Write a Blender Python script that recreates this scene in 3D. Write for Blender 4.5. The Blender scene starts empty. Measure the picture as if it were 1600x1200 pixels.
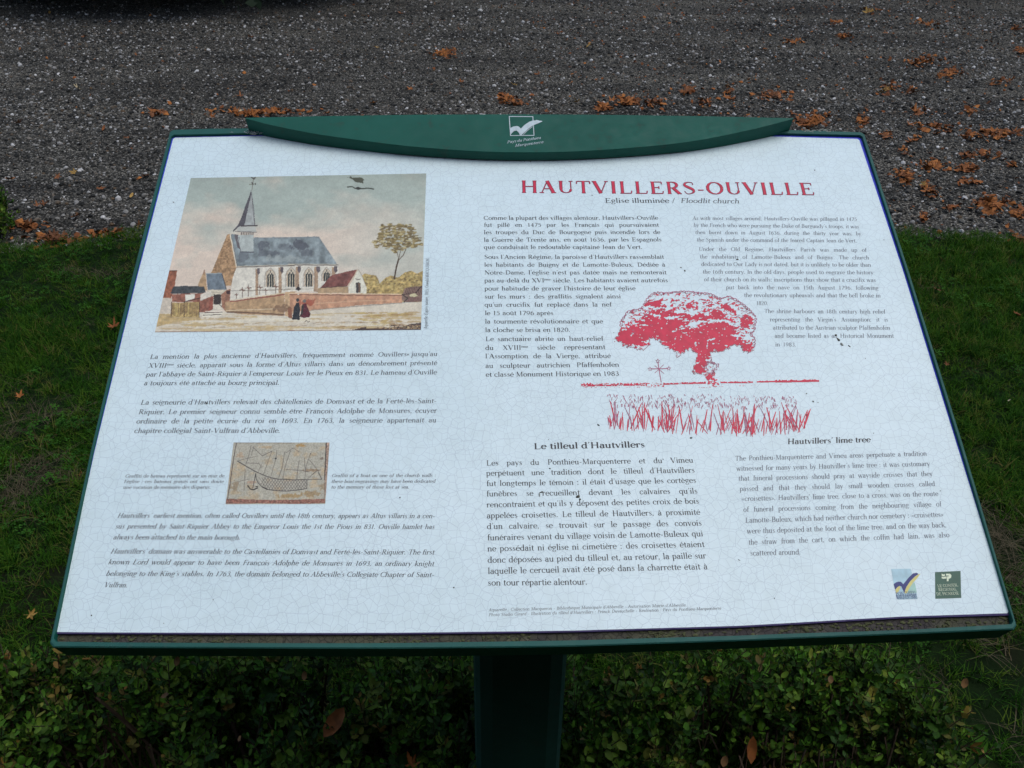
import bpy, bmesh, math, random
import numpy as np
from mathutils import Vector, Matrix, Euler

R = math.radians
scene = bpy.context.scene
col = scene.collection
rng = random.Random(7)
nrg = np.random.default_rng(11)

# ------------------------------------------------------------------ camera
TILT = R(26.0)                                  # slope of the lectern board
O = np.array([0.0, 0.0, 0.82])                  # middle of the sheet's lower edge
EX = np.array([1.0, 0.0, 0.0])
EV = np.array([0.0, math.cos(TILT), math.sin(TILT)])
EN = np.array([0.0, -math.sin(TILT), math.cos(TILT)])
FPX = 1369.0
CAM = O + np.array([-0.05916503, -0.62649216, 0.71373973])
U_ = np.array([0.99938136, -0.0087987, 0.034051])
V_ = np.array([-0.02489938, -0.86078404, 0.50836095])
N_ = np.cross(U_, V_)
CW = np.column_stack([EX, EV, EN]) @ np.column_stack([U_, V_, N_]).T   # camera (x right, y down, z forward) to world
u_, s_, vt_ = np.linalg.svd(CW)
CW = u_ @ vt_
cam_data = bpy.data.cameras.new('camera')
cam = bpy.data.objects.new('camera', cam_data)
col.objects.link(cam)
cam_data.sensor_fit = 'HORIZONTAL'
cam_data.sensor_width = 36.0
cam_data.lens = 36.0 * FPX / 1600.0
cam_data.clip_start = 0.02
cam_data.clip_end = 500.0
m3 = np.column_stack([CW[:, 0], -CW[:, 1], -CW[:, 2]])
M4 = Matrix([[*m3[0], CAM[0]], [*m3[1], CAM[1]], [*m3[2], CAM[2]], [0, 0, 0, 1]])
cam.matrix_world = M4
scene.camera = cam

# ------------------------------------------------------------------ sky, sun, exposure
SUN_EL, SUN_AZ = R(70), R(112)
world = bpy.data.worlds.new('World')
scene.world = world
world.use_nodes = True
wn = world.node_tree
for n in list(wn.nodes): wn.nodes.remove(n)
sky = wn.nodes.new('ShaderNodeTexSky')
sky.sky_type = 'NISHITA'
sky.sun_disc = False
sky.sun_elevation = SUN_EL
sky.sun_rotation = SUN_AZ
sky.air_density = 1.0
sky.dust_density = 2.2
sky.ozone_density = 1.2
bg = wn.nodes.new('ShaderNodeBackground'); bg.inputs['Strength'].default_value = 0.085
wo = wn.nodes.new('ShaderNodeOutputWorld')
bw = wn.nodes.new('ShaderNodeRGBToBW'); wn.links.new(sky.outputs[0], bw.inputs[0])
cloud = wn.nodes.new('ShaderNodeMix'); cloud.data_type = 'RGBA'; cloud.inputs[0].default_value = 0.08      # thin cloud cover whitens the blue
wn.links.new(sky.outputs[0], cloud.inputs[6]); wn.links.new(bw.outputs[0], cloud.inputs[7])
wn.links.new(cloud.outputs[2], bg.inputs[0]); wn.links.new(bg.outputs[0], wo.inputs[0])
sl = bpy.data.lights.new('sun', 'SUN')
sl.energy = 0.5; sl.angle = R(40); sl.color = (1.0, 0.97, 0.92)
sun = bpy.data.objects.new('sun', sl); col.objects.link(sun)
sun.location = (2, 6, 8)
d = Vector((math.sin(SUN_AZ) * math.cos(SUN_EL), math.cos(SUN_AZ) * math.cos(SUN_EL), math.sin(SUN_EL)))
sun.rotation_euler = d.to_track_quat('Z', 'Y').to_euler()
scene.view_settings.view_transform = 'Standard'
scene.view_settings.look = 'None'
scene.view_settings.gamma = 1
scene.view_settings.exposure = 1.12
scene.view_settings.use_curve_mapping = False
scene.cycles.max_bounces = 6

# ------------------------------------------------------------------ survey helpers
def ray(x, y):
    return CW @ np.array([(x - 800.0) / FPX, (y - 600.0) / FPX, 1.0])
def hit(x, y, p, n):
    r = ray(x, y); t = np.dot(p - CAM, n) / np.dot(r, n)
    return CAM + r * t
def P(x, y, h=0.0):
    """survey point on the board: metres right of centre, metres up the slope"""
    w = hit(x, y, O + EN * h, EN) - O
    return float(np.dot(w, EX)), float(np.dot(w, EV))
def G(x, y, z=0.0):
    w = hit(x, y, np.array([0, 0, z]), np.array([0, 0, 1.0]))
    return Vector(w)
def B(u, v, h=0.0):
    return O + EX * u + EV * v + EN * h

# ------------------------------------------------------------------ object helpers
def tag(o, label=None, cat=None, group=None, kind=None):
    if label: o['label'] = label
    if cat: o['category'] = cat
    if group: o['group'] = group
    if kind: o['kind'] = kind
    return o
def link(o, parent=None):
    col.objects.link(o)
    if parent is not None: o.parent = parent
    return o
def origin_of(parent):
    v = Vector((0, 0, 0)); p = parent
    while p is not None:
        v += p.location; p = p.parent
    return np.array(v)
def mesh_obj(name, verts, faces, mats, parent=None, smooth=False, fmat=None, uv=None, local=False):
    vs = np.asarray(verts, dtype=float).reshape(-1, 3)
    if parent is not None and not local: vs = vs - origin_of(parent)
    me = bpy.data.meshes.new(name)
    me.from_pydata(vs.tolist(), [], faces)
    for m in (mats if isinstance(mats, (list, tuple)) else [mats]): me.materials.append(m)
    if fmat is not None: me.polygons.foreach_set('material_index', fmat)
    if smooth: me.polygons.foreach_set('use_smooth', [True] * len(me.polygons))
    if uv is not None:
        lay = me.uv_layers.new(name='board')
        idx = np.zeros(len(me.loops), dtype=np.int32); me.loops.foreach_get('vertex_index', idx)
        lay.data.foreach_set('uv', np.asarray(uv, dtype=float)[idx].ravel())
    me.update()
    return link(bpy.data.objects.new(name, me), parent)
def empty(name, loc, **kw):
    o = bpy.data.objects.new(name, None); o.location = loc; o.empty_display_size = 0.1
    link(o); return tag(o, **kw)

# ------------------------------------------------------------------ materials
def lin(c): 
    c = c / 255.0
    return c / 12.92 if c <= 0.04045 else ((c + 0.055) / 1.055) ** 2.4
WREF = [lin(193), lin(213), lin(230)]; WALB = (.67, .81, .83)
def ink(r, g, b):
    """print colour as reflectance, judged against the white enamel beside it"""
    return tuple(min(0.95, q * lin(v) / w) for v, w, q in zip((r, g, b), WREF, WALB))
def new_mat(name):
    m = bpy.data.materials.new(name); m.use_nodes = True
    nt = m.node_tree
    return m, nt, nt.nodes['Principled BSDF']
def node(nt, t, **kw):
    n = nt.nodes.new(t)
    for k, v in kw.items():
        if k in n.inputs and not hasattr(n, k): n.inputs[k].default_value = v
        else:
            try: setattr(n, k, v)
            except Exception: n.inputs[k].default_value = v
    return n
def ramp(nt, stops, interp='LINEAR'):
    n = nt.nodes.new('ShaderNodeValToRGB'); cr = n.color_ramp; cr.interpolation = interp
    while len(cr.elements) > 1: cr.elements.remove(cr.elements[-1])
    for i, (p, c) in enumerate(stops):
        e = cr.elements[0] if i == 0 else cr.elements.new(p)
        e.position = p; e.color = (*c, 1) if len(c) == 3 else c
    return n
def noise(nt, scale, detail=3, rough=0.55, vec=None, dist=0.0):
    n = nt.nodes.new('ShaderNodeTexNoise'); n.inputs['Scale'].default_value = scale
    n.inputs['Detail'].default_value = detail; n.inputs['Roughness'].default_value = rough
    n.inputs['Distortion'].default_value = dist
    if vec is not None: nt.links.new(vec, n.inputs['Vector'])
    return n
def mixc(nt, fac, a, b, mode='MIX'):
    n = nt.nodes.new('ShaderNodeMix'); n.data_type = 'RGBA'; n.blend_type = mode
    for s, v in ((0, fac), (6, a), (7, b)):
        if isinstance(v, (int, float)): n.inputs[s].default_value = v
        elif isinstance(v, tuple): n.inputs[s].default_value = (*v, 1) if len(v) == 3 else v
        else: nt.links.new(v, n.inputs[s])
    return n.outputs[2]
def math_(nt, op, a, b=0.0):
    n = nt.nodes.new('ShaderNodeMath'); n.operation = op
    for s, v in ((0, a), (1, b)):
        if isinstance(v, (int, float)): n.inputs[s].default_value = v
        else: nt.links.new(v, n.inputs[s])
    return n.outputs[0]
def bump(nt, bsdf, h, strength=0.3, dist=0.002):
    b = nt.nodes.new('ShaderNodeBump'); b.inputs['Strength'].default_value = strength
    b.inputs['Distance'].default_value = dist
    nt.links.new(h, b.inputs['Height']); nt.links.new(b.outputs[0], bsdf.inputs['Normal'])
def objco(nt): return nt.nodes.new('ShaderNodeTexCoord').outputs['Object']

def crackle(nt):
    """age cracks of the enamel: 1 on a crack, 0 beside it"""
    uv = nt.nodes.new('ShaderNodeUVMap'); uv.uv_map = 'board'
    nz = noise(nt, 26, 2, 0.5, uv.outputs[0])
    sub = nt.nodes.new('ShaderNodeVectorMath'); sub.operation = 'MULTIPLY_ADD'
    nt.links.new(nz.outputs['Color'], sub.inputs[0]); sub.inputs[1].default_value = (0.011, 0.011, 0)
    nt.links.new(uv.outputs[0], sub.inputs[2])
    out = None
    for sc, w, amp, rnd in ((108, 0.028, 1.0, 0.92), (50, 0.013, 0.9, 1.0), (200, 0.036, 0.85, 0.9)):
        v = nt.nodes.new('ShaderNodeTexVoronoi'); v.voronoi_dimensions = '2D'; v.feature = 'DISTANCE_TO_EDGE'
        v.inputs['Scale'].default_value = sc; v.inputs['Randomness'].default_value = rnd
        nt.links.new(sub.outputs[0], v.inputs['Vector'])
        mr = nt.nodes.new('ShaderNodeMapRange'); mr.inputs['From Min'].default_value = 0.0
        mr.inputs['From Max'].default_value = w; mr.inputs['To Min'].default_value = amp; mr.inputs['To Max'].default_value = 0.0
        nt.links.new(v.outputs['Distance'], mr.inputs['Value'])
        patch = noise(nt, 9 if sc > 50 else 6, 3, 0.6, uv.outputs[0])
        pr = nt.nodes.new('ShaderNodeMapRange'); pr.inputs['From Min'].default_value = 0.36; pr.inputs['From Max'].default_value = 0.62
        if sc > 150: pr.inputs['From Min'].default_value = 0.48; pr.inputs['From Max'].default_value = 0.7
        pr.inputs['To Min'].default_value = 0.7 if 60 < sc < 150 else 0.08
        nt.links.new(patch.outputs[0], pr.inputs['Value'])
        k = math_(nt, 'MULTIPLY', mr.outputs[0], pr.outputs[0])
        out = k if out is None else math_(nt, 'MAXIMUM', out, k)
    return out, uv.outputs[0]

def m_enamel():
    m, nt, b = new_mat('white_enamel')
    c, uv = crackle(nt)
    n1 = noise(nt, 5, 4, 0.6, uv); n2 = noise(nt, 60, 3, 0.6, uv)
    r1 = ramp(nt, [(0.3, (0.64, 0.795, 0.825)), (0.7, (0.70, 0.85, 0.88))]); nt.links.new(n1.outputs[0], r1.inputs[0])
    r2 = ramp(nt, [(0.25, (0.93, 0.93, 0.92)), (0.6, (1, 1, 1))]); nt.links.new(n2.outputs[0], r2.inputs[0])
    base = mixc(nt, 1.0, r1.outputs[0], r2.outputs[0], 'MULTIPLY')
    colr = mixc(nt, math_(nt, 'MULTIPLY', c, 0.72), base, (0.24, 0.32, 0.40))
    nt.links.new(colr, b.inputs['Base Color'])
    b.inputs['Roughness'].default_value = 0.42
    b.inputs['Specular IOR Level'].default_value = 0.35
    bump(nt, b, c, -0.15, 0.0006)
    return m
def m_print(name):
    m, nt, b = new_mat(name)
    a = nt.nodes.new('ShaderNodeVertexColor'); a.layer_name = 'ink'
    c, uv = crackle(nt)
    colr = mixc(nt, math_(nt, 'MULTIPLY', c, 0.34), a.outputs[0], (0.22, 0.22, 0.21))
    nt.links.new(colr, b.inputs['Base Color']); b.inputs['Roughness'].default_value = 0.45
    b.inputs['Specular IOR Level'].default_value = 0.35
    return m
def m_flat(name, c, rough=0.45, spec=0.35):
    m, nt, b = new_mat(name)
    n = noise(nt, 90, 3, 0.6, objco(nt))
    lo = tuple(v * 0.82 for v in c); hi = tuple(min(1, v * 1.15) for v in c)
    r = ramp(nt, [(0.3, lo), (0.7, hi)]); nt.links.new(n.outputs[0], r.inputs[0])
    nt.links.new(r.outputs[0], b.inputs['Base Color'])
    b.inputs['Roughness'].default_value = rough; b.inputs['Specular IOR Level'].default_value = spec
    return m
def m_paint(name, c, rough=0.45, dirt=(0.05, 0.055, 0.045)):
    """powder-coated metal: orange peel, dust, faint streaks"""
    m, nt, b = new_mat(name)
    o = objco(nt)
    n1 = noise(nt, 7, 5, 0.62, o); n2 = noise(nt, 420, 2, 0.5, o); n3 = noise(nt, 55, 4, 0.7, o)
    r1 = ramp(nt, [(0.3, tuple(v * 0.84 for v in c)), (0.7, tuple(v * 1.14 for v in c))]); nt.links.new(n1.outputs[0], r1.inputs[0])
    f = ramp(nt, [(0.56, (0, 0, 0)), (0.74, (0.5, 0.5, 0.5))]); nt.links.new(n3.outputs[0], f.inputs[0])
    colr = mixc(nt, f.outputs[0], r1.outputs[0], dirt)
    nt.links.new(colr, b.inputs['Base Color'])
    rr = ramp(nt, [(0.3, (rough - 0.08,) * 3), (0.7, (rough + 0.12,) * 3)]); nt.links.new(n3.outputs[0], rr.inputs[0])
    nt.links.new(rr.outputs[0], b.inputs['Roughness'])
    b.inputs['Specular IOR Level'].default_value = 0.22
    bump(nt, b, n2.outputs[0], 0.12, 0.0004)
    return m
M = {}
M['enamel'] = m_enamel()
M['print'] = m_print('printed_picture')
M['green'] = m_paint('green_paint', (0.006, 0.096, 0.070), 0.6)
M['worn_sheen_green'] = m_paint('worn_sheen_green_paint', (0.018, 0.098, 0.084), 0.55, (0.06, 0.10, 0.09))  # sky sheen on the lip's upper faces painted as lighter green, with some wear
M['grimy_edge'] = m_flat('grimy_purple_edge', (0.055, 0.042, 0.13), 0.8)
M['green_dark'] = m_paint('green_paint_post', (0.011, 0.048, 0.036), 0.6)
M['blue_edge'] = m_flat('blue_edge_print', (0.07, 0.09, 0.66), 0.5, 0.15)
M['text'] = m_flat('black_ink', (0.022, 0.026, 0.036))
M['text_grey'] = m_flat('faded_ink', (0.15, 0.18, 0.215))
M['text_mid'] = m_flat('dark_grey_ink', (0.05, 0.058, 0.075))
M['red'] = m_flat('crimson_ink', ink(182, 30, 68))
M['red_dark'] = m_flat('dark_red_ink', ink(120, 40, 70))
M['white_print'] = m_flat('pale_print', (0.50, 0.62, 0.66), 0.5)
M['navy'] = m_flat('navy_ink', ink(22, 36, 110))
M['yellow'] = m_flat('ochre_ink', ink(190, 185, 120))
M['paleblue'] = m_flat('pale_blue_ink', ink(150, 185, 208))
M['palegreen'] = m_flat('pale_green_ink', ink(140, 180, 180))
M['logo_green'] = m_flat('logo_green_ink', ink(38, 82, 72))
M['cream'] = m_flat('cream_ink', ink(200, 215, 200))
M['speck'] = m_flat('dried_dirt', (0.07, 0.068, 0.05), 0.9)
M['speck_pale'] = m_flat('dried_dropping', (0.28, 0.30, 0.28), 0.9)

# ------------------------------------------------------------------ serif lettering drawn as pen strokes
TH, TN = 0.092, 0.036
CR = []
def catmull(p, n=5):
    p = [np.array(q, float) for q in p]; e = [2 * p[0] - p[1]] + p + [2 * p[-1] - p[-2]]
    out = []
    for i in range(1, len(e) - 2):
        for k in range(n):
            t = k / n
            out.append(0.5 * ((2 * e[i]) + (-e[i-1] + e[i+1]) * t + (2*e[i-1] - 5*e[i] + 4*e[i+1] - e[i+2]) * t*t + (-e[i-1] + 3*e[i] - 3*e[i+1] + e[i+2]) * t**3))
    out.append(e[-2]); return out
class Gl:
    def __init__(s, adv): s.adv = adv; s.s = []
    def l(s, x0, y0, x1, y1, w=None):
        if w is None:
            a = abs(math.sin(math.atan2(y1 - y0, x1 - x0))); w = TN + (TH - TN) * a ** 1.5
        s.s.append([(x0, y0, w), (x1, y1, w)]); return s
    def a(s, cx, cy, rx, ry, d0, d1, k=1.0):
        n = max(4, int(abs(d1 - d0) / 26)); pts = []
        for i in range(n + 1):
            t = R(d0 + (d1 - d0) * i / n)
            pts.append((cx + rx * math.cos(t), cy + ry * math.sin(t), (TN + (TH * 1.04 - TN) * abs(math.cos(t)) ** 1.6) * k))
        s.s.append(pts); return s
    def q(s, pts):
        s.s.append([tuple(v) for v in catmull(pts, 3)]); return s
    def sf(s, x, y, h=0.075): return s.l(x - h, y, x + h, y, TN)
    def st(s, x, y0, y1, top=None, bot=None, w=None):
        s.l(x, y0, x, y1, w or TH)
        if bot: s.sf(x, y0 + TN / 2)
        if top == 'f': s.l(x - 0.085, y1 - 0.055, x, y1 - 0.012, TN * 1.3)
        if top == 's': s.sf(x, y1 - TN / 2)
        return s
    def dot(s, x, y, r=0.05):
        s.s.append([(x - r, y, r * 1.0), (x - r * .5, y, r * 1.9), (x + r * .5, y, r * 1.9), (x + r, y, r * 1.0)]); return s
X, CP, AS, DS = 0.44, 0.67, 0.70, -0.22
F = {}
F['a'] = Gl(.42).st(.30, .03, .33).a(.19, .33, .11, .10, 150, 0).a(.195, .13, .13, .125, 70, 330).l(.30, .03, .39, .03, TN).dot(.095, .345, .035)
F['b'] = Gl(.46).st(.10, .02, AS, 'f').a(.22, .22, .165, .21, -155, 155)
F['c'] = Gl(.41).a(.23, .22, .17, .215, 48, 318).dot(.345, .35, .035)
F['d'] = Gl(.48).st(.36, 0, AS, 'f').a(.22, .22, .165, .21, 28, 332).l(.36, .015, .45, .015, TN)
F['e'] = Gl(.42).a(.22, .22, .165, .215, 5, 318).l(.06, .245, .385, .245, TN)
F['f'] = Gl(.28).st(.14, 0, .57, None, 1).a(.245, .57, .105, .115, 180, 60).l(.04, .425, .27, .425, TN)
F['g'] = Gl(.43).a(.20, .30, .13, .135, 0, 360).a(.20, -.09, .16, .10, 0, 360, .6).l(.11, .18, .12, .02, .05).l(.31, .40, .41, .43, TN)
F['h'] = Gl(.48).st(.10, 0, AS, 'f', 1).a(.235, .30, .13, .13, 175, 0).st(.365, 0, .31, None, 1)
F['i'] = Gl(.235).st(.115, 0, .43, 'f', 1).dot(.11, .60, .045)
F['I'] = Gl(.29).st(.145, 0, CP, 's', 1, TH * 1.1)
F['j'] = Gl(.23).st(.12, -.12, .43, 'f').a(.04, -.12, .08, .085, 0, -120).dot(.12, .60, .045)
F['k'] = Gl(.46).st(.10, 0, AS, 'f', 1).l(.12, .19, .34, .42, TN).l(.20, .27, .39, .01, TH * .9).sf(.36, .425, .065).sf(.40, .015, .07)
F['l'] = Gl(.235).st(.115, 0, AS, 'f', 1)
F['m'] = Gl(.72).st(.10, 0, .43, 'f', 1).a(.225, .30, .125, .13, 175, 0).st(.35, 0, .31, None, 1).a(.475, .30, .125, .13, 175, 0).st(.60, 0, .31, None, 1)
F['n'] = Gl(.48).st(.10, 0, .43, 'f', 1).a(.235, .30, .13, .13, 175, 0).st(.365, 0, .31, None, 1)
F['o'] = Gl(.46).a(.23, .22, .175, .21, 0, 360)
F['p'] = Gl(.46).st(.10, DS, .43, 'f', 1).a(.22, .22, .165, .21, -155, 155)
F['q'] = Gl(.47).st(.36, DS, .43, None, 1).a(.22, .22, .165, .21, 28, 332)
F['r'] = Gl(.34).st(.10, 0, .43, 'f', 1).a(.235, .29, .13, .135, 170, 60).dot(.295, .385, .04)
F['s'] = Gl(.35).q([(.28, .33, .03), (.25, .41, .03), (.16, .425, .035), (.08, .35, .06), (.15, .25, .085), (.25, .18, .075), (.28, .09, .05), (.20, .012, .03), (.11, .02, .03), (.06, .11, .03)])
F['t'] = Gl(.29).st(.13, .09, .56).a(.215, .09, .085, .08, 180, 300).l(.03, .425, .26, .425, TN)
F['u'] = Gl(.48).st(.10, .13, .43, 'f').a(.225, .13, .125, .12, 180, 355).st(.355, 0, .43, 'f').l(.355, .015, .44, .015, TN)
F['v'] = Gl(.43).l(.07, .43, .22, 0, TH).l(.22, 0, .36, .43, TN).sf(.07, .425).sf(.36, .425, .06)
F['w'] = Gl(.65).l(.07, .43, .20, 0, TH).l(.20, 0, .33, .43, TN).l(.31, .43, .45, 0, TH).l(.45, 0, .58, .43, TN).sf(.07, .425).sf(.32, .425).sf(.58, .425, .06)
F['x'] = Gl(.44).l(.09, .43, .35, 0, TH).l(.34, .43, .08, 0, TN).sf(.09, .425).sf(.34, .425, .06).sf(.08, .015, .06).sf(.36, .015)
F['y'] = Gl(.43).l(.07, .43, .22, .02, TH).l(.36, .43, .15, -.17, TN).sf(.07, .425).sf(.36, .425, .06).dot(.12, -.18, .035)
F['z'] = Gl(.39).l(.05, .425, .34, .425, TN).l(.31, .42, .07, .01, TH * .8).l(.05, .015, .35, .015, TN)
F['A'] = Gl(.62).l(.30, CP, .08, 0, TN).l(.29, CP, .52, 0, TH * 1.15).l(.16, .23, .44, .23, TN).sf(.08, .015, .085).sf(.52, .015, .095)
F['B'] = Gl(.56).st(.15, 0, CP, 's', 1).l(.15, .655, .28, .655, TN).l(.15, .355, .30, .355, TN).l(.15, .015, .30, .015, TN).a(.28, .505, .16, .15, -90, 90).a(.30, .185, .19, .17, -90, 90)
F['C'] = Gl(.61).a(.34, .335, .28, .325, 48, 315).l(.53, .46, .53, .64, TN)
F['D'] = Gl(.67).st(.15, 0, CP, 's', 1).l(.15, .655, .30, .655, TN).l(.15, .015, .30, .015, TN).a(.29, .335, .31, .32, -90, 90)
F['E'] = Gl(.57).st(.15, 0, CP).l(.06, .655, .48, .655, TN).l(.15, .345, .37, .345, TN).l(.06, .015, .50, .015, TN).l(.475, .66, .485, .53, TN).l(.37, .41, .37, .27, TN).l(.495, .015, .52, .15, TN)
F['F'] = Gl(.53).st(.15, 0, CP, None, 1).l(.06, .655, .48, .655, TN).l(.15, .345, .37, .345, TN).l(.475, .66, .485, .53, TN).l(.37, .41, .37, .27, TN)
F['G'] = Gl(.66).a(.34, .335, .28, .325, 48, 325).l(.53, .46, .53, .64, TN).st(.545, .06, .27).sf(.545, .28, .085)
F['H'] = Gl(.70).st(.15, 0, CP, 's', 1).st(.55, 0, CP, 's', 1).l(.15, .345, .55, .345, TN)
F['J'] = Gl(.35).st(.19, .08, CP, 's').a(.10, .08, .09, .10, 0, -120)
F['K'] = Gl(.66).st(.15, 0, CP, 's', 1).l(.19, .30, .50, .65, TN).l(.28, .38, .54, .01, TH * 1.1).sf(.52, .655).sf(.56, .015)
F['L'] = Gl(.55).st(.15, 0, CP, 's').l(.06, .015, .48, .015, TN).l(.475, .015, .50, .16, TN)
F['M'] = Gl(.80).st(.13, 0, CP, 's', 1, TN).l(.14, CP, .38, .02, TH).l(.38, .02, .64, CP, TN).st(.65, 0, CP, 's', 1)
F['N'] = Gl(.68).st(.12, 0, CP, 's', 1, TN).l(.13, CP, .54, .02, TH).st(.56, 0, CP, 's', None, TN)
F['O'] = Gl(.68).a(.34, .335, .27, .325, 0, 360)
F['P'] = Gl(.54).st(.15, 0, CP, 's', 1).l(.15, .655, .28, .655, TN).l(.15, .31, .28, .31, TN).a(.27, .482, .19, .172, -90, 90)
F['Q'] = Gl(.68).a(.34, .335, .27, .325, 0, 360).l(.34, .06, .58, -.14, TH * .7)
F['R'] = Gl(.62).st(.15, 0, CP, 's', 1).l(.15, .655, .28, .655, TN).l(.15, .33, .28, .33, TN).a(.27, .492, .18, .162, -90, 90).l(.30, .33, .52, .01, TH * 1.1).sf(.55, .015, .05)
F['S'] = Gl(.50).q([(.41, .50, .03), (.39, .62, .03), (.26, .655, .035), (.12, .59, .06), (.11, .47, .085), (.25, .36, .10), (.39, .25, .09), (.41, .12, .06), (.29, .02, .035), (.15, .02, .03), (.07, .16, .03)])
F['T'] = Gl(.60).st(.30, 0, CP, None, 1).l(.06, .655, .54, .655, TN).l(.06, .66, .05, .51, TN).l(.54, .66, .55, .51, TN)
F['U'] = Gl(.66).st(.15, .2, CP, 's').a(.335, .21, .185, .195, 180, 360, .8).st(.52, .2, CP, 's', None, TN)
F['V'] = Gl(.62).l(.08, CP, .31, 0, TH * 1.15).l(.31, 0, .53, CP, TN).sf(.08, .655, .085).sf(.53, .655, .07)
F['X'] = Gl(.62).l(.12, CP, .50, 0, TH * 1.1).l(.49, CP, .11, 0, TN).sf(.12, .655).sf(.48, .655, .07).sf(.11, .015, .07).sf(.50, .015)
F['0'] = Gl(.47).a(.235, .32, .165, .31, 0, 360)
F['1'] = Gl(.40).st(.20, 0, .63, 'f', 1)
F['2'] = Gl(.46).q([(.08, .48, .05), (.13, .60, .03), (.24, .625, .04), (.34, .54, .08), (.33, .40, .08), (.20, .20, .05), (.07, .04, .03)]).l(.07, .03, .39, .03, .06)
F['3'] = Gl(.45).q([(.08, .52, .05), (.15, .61, .03), (.27, .61, .05), (.33, .50, .08), (.27, .38, .05), (.17, .345, .03)]).q([(.17, .345, .03), (.31, .31, .06), (.36, .18, .09), (.30, .05, .06), (.18, .01, .03), (.07, .07, .05)])
F['4'] = Gl(.47).st(.30, 0, .63).l(.30, .62, .05, .19, TN).l(.05, .18, .42, .18, TN).sf(.30, .015)
F['5'] = Gl(.45).l(.12, .60, .37, .60, .05).l(.12, .61, .10, .34, TN).q([(.10, .34, .03), (.22, .39, .04), (.34, .30, .08), (.35, .16, .09), (.27, .03, .05), (.15, .01, .03), (.06, .07, .05)])
F['6'] = Gl(.47).a(.235, .20, .155, .195, 0, 360).q([(.08, .22, .08), (.10, .40, .07), (.20, .55, .04), (.35, .62, .03)])
F['7'] = Gl(.45).l(.06, .60, .40, .60, .055).l(.40, .60, .17, 0, TH * .8)
F['8'] = Gl(.47).a(.235, .475, .125, .15, 0, 360).a(.235, .17, .155, .165, 0, 360)
F['9'] = Gl(.47).a(.235, .42, .155, .20, 0, 360).q([(.39, .42, .08), (.37, .24, .07), (.27, .08, .04), (.12, .0, .03)])
F['.'] = Gl(.22).dot(.09, .045, .05)
F[','] = Gl(.22).dot(.09, .045, .045).l(.11, .03, .07, -.10, TN)
F[':'] = Gl(.24).dot(.10, .045, .048).dot(.10, .37, .048)
F[';'] = Gl(.24).dot(.10, .045, .045).dot(.10, .37, .048).l(.12, .03, .08, -.10, TN)
F["'"] = Gl(.19).q([(.10, .70, .06), (.11, .63, .05), (.06, .52, .02)])
F['-'] = Gl(.32).l(.05, .22, .26, .22, .045)
F['/'] = Gl(.34).l(.03, -.05, .28, .70, TN * 1.3)
F['<'] = Gl(.38).l(.18, .36, .05, .22, .04).l(.05, .22, .18, .08, .04).l(.32, .36, .19, .22, .04).l(.19, .22, .32, .08, .04)
F['>'] = Gl(.38).l(.05, .36, .18, .22, .04).l(.18, .22, .05, .08, .04).l(.19, .36, .32, .22, .04).l(.32, .22, .19, .08, .04)
def acc(base, fn, dy=0.0):
    g = Gl(F[base].adv); g.s = list(F[base].s); fn(g, dy); return g
ac = lambda x: (lambda g, d: g.l(x - .03, .51 + d, x + .07, .62 + d, .05))
gr = lambda x: (lambda g, d: g.l(x - .07, .62 + d, x + .03, .51 + d, .05))
ci = lambda x: (lambda g, d: g.l(x - .09, .51 + d, x, .61 + d, .035).l(x, .61 + d, x + .09, .51 + d, .035))
F['é'] = acc('e', ac(.22)); F['è'] = acc('e', gr(.22)); F['ê'] = acc('e', ci(.22))
F['à'] = acc('a', gr(.2)); F['â'] = acc('a', ci(.2)); F['ù'] = acc('u', gr(.22)); F['û'] = acc('u', ci(.22)); F['ô'] = acc('o', ci(.22))
F['É'] = acc('E', ac(.26), .21)
F['ç'] = acc('c', lambda g, d: g.l(.24, 0, .20, -.12, .045))
F['î'] = Gl(.235).st(.115, 0, .43, 'f', 1); ci(.12)(F['î'], 0)

class Sheet:
    """flat marks on a plane: u, v in metres, thin steps of height so nothing is coplanar"""
    def __init__(s): s.v = []; s.f = []; s.k = 0
    def strip(s, pts, h):
        n = len(pts); b = len(s.v); pts = [np.array(p, float) for p in pts]
        for i, p in enumerate(pts):
            a = pts[max(0, i - 1)]; c = pts[min(n - 1, i + 1)]
            dx, dy = c[0] - a[0], c[1] - a[1]; L = math.hypot(dx, dy) or 1e-9
            nx, ny = -dy / L * p[2] / 2, dx / L * p[2] / 2
            s.v += [(p[0] + nx, p[1] + ny, h), (p[0] - nx, p[1] - ny, h)]
        for i in range(n - 1):
            s.f.append((b + 2 * i + 1, b + 2 * i + 3, b + 2 * i + 2, b + 2 * i))
    def poly(s, pts, h):
        b = len(s.v); ar = 0
        for i in range(len(pts)):
            x0, y0 = pts[i]; x1, y1 = pts[(i + 1) % len(pts)]; ar += x0 * y1 - x1 * y0
        if ar < 0: pts = pts[::-1]
        s.v += [(x, y, h) for x, y in pts]; s.f.append(tuple(range(b, b + len(pts))))
def glyph_run(text):
    """(char, scale, raise) list; ^ toggles superscript"""
    out = []; sup = False
    for ch in text:
        if ch == '^': sup = not sup; continue
        out.append((ch, .5 if sup else 1.0, .30 if sup else 0.0))
    return out
def widths(text, track=0.0):
    g = 0; sp = 0
    for ch, sc, _ in glyph_run(text):
        if ch == ' ': sp += 1
        else: g += (F[ch].adv + track) * sc
    return g, sp
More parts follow.
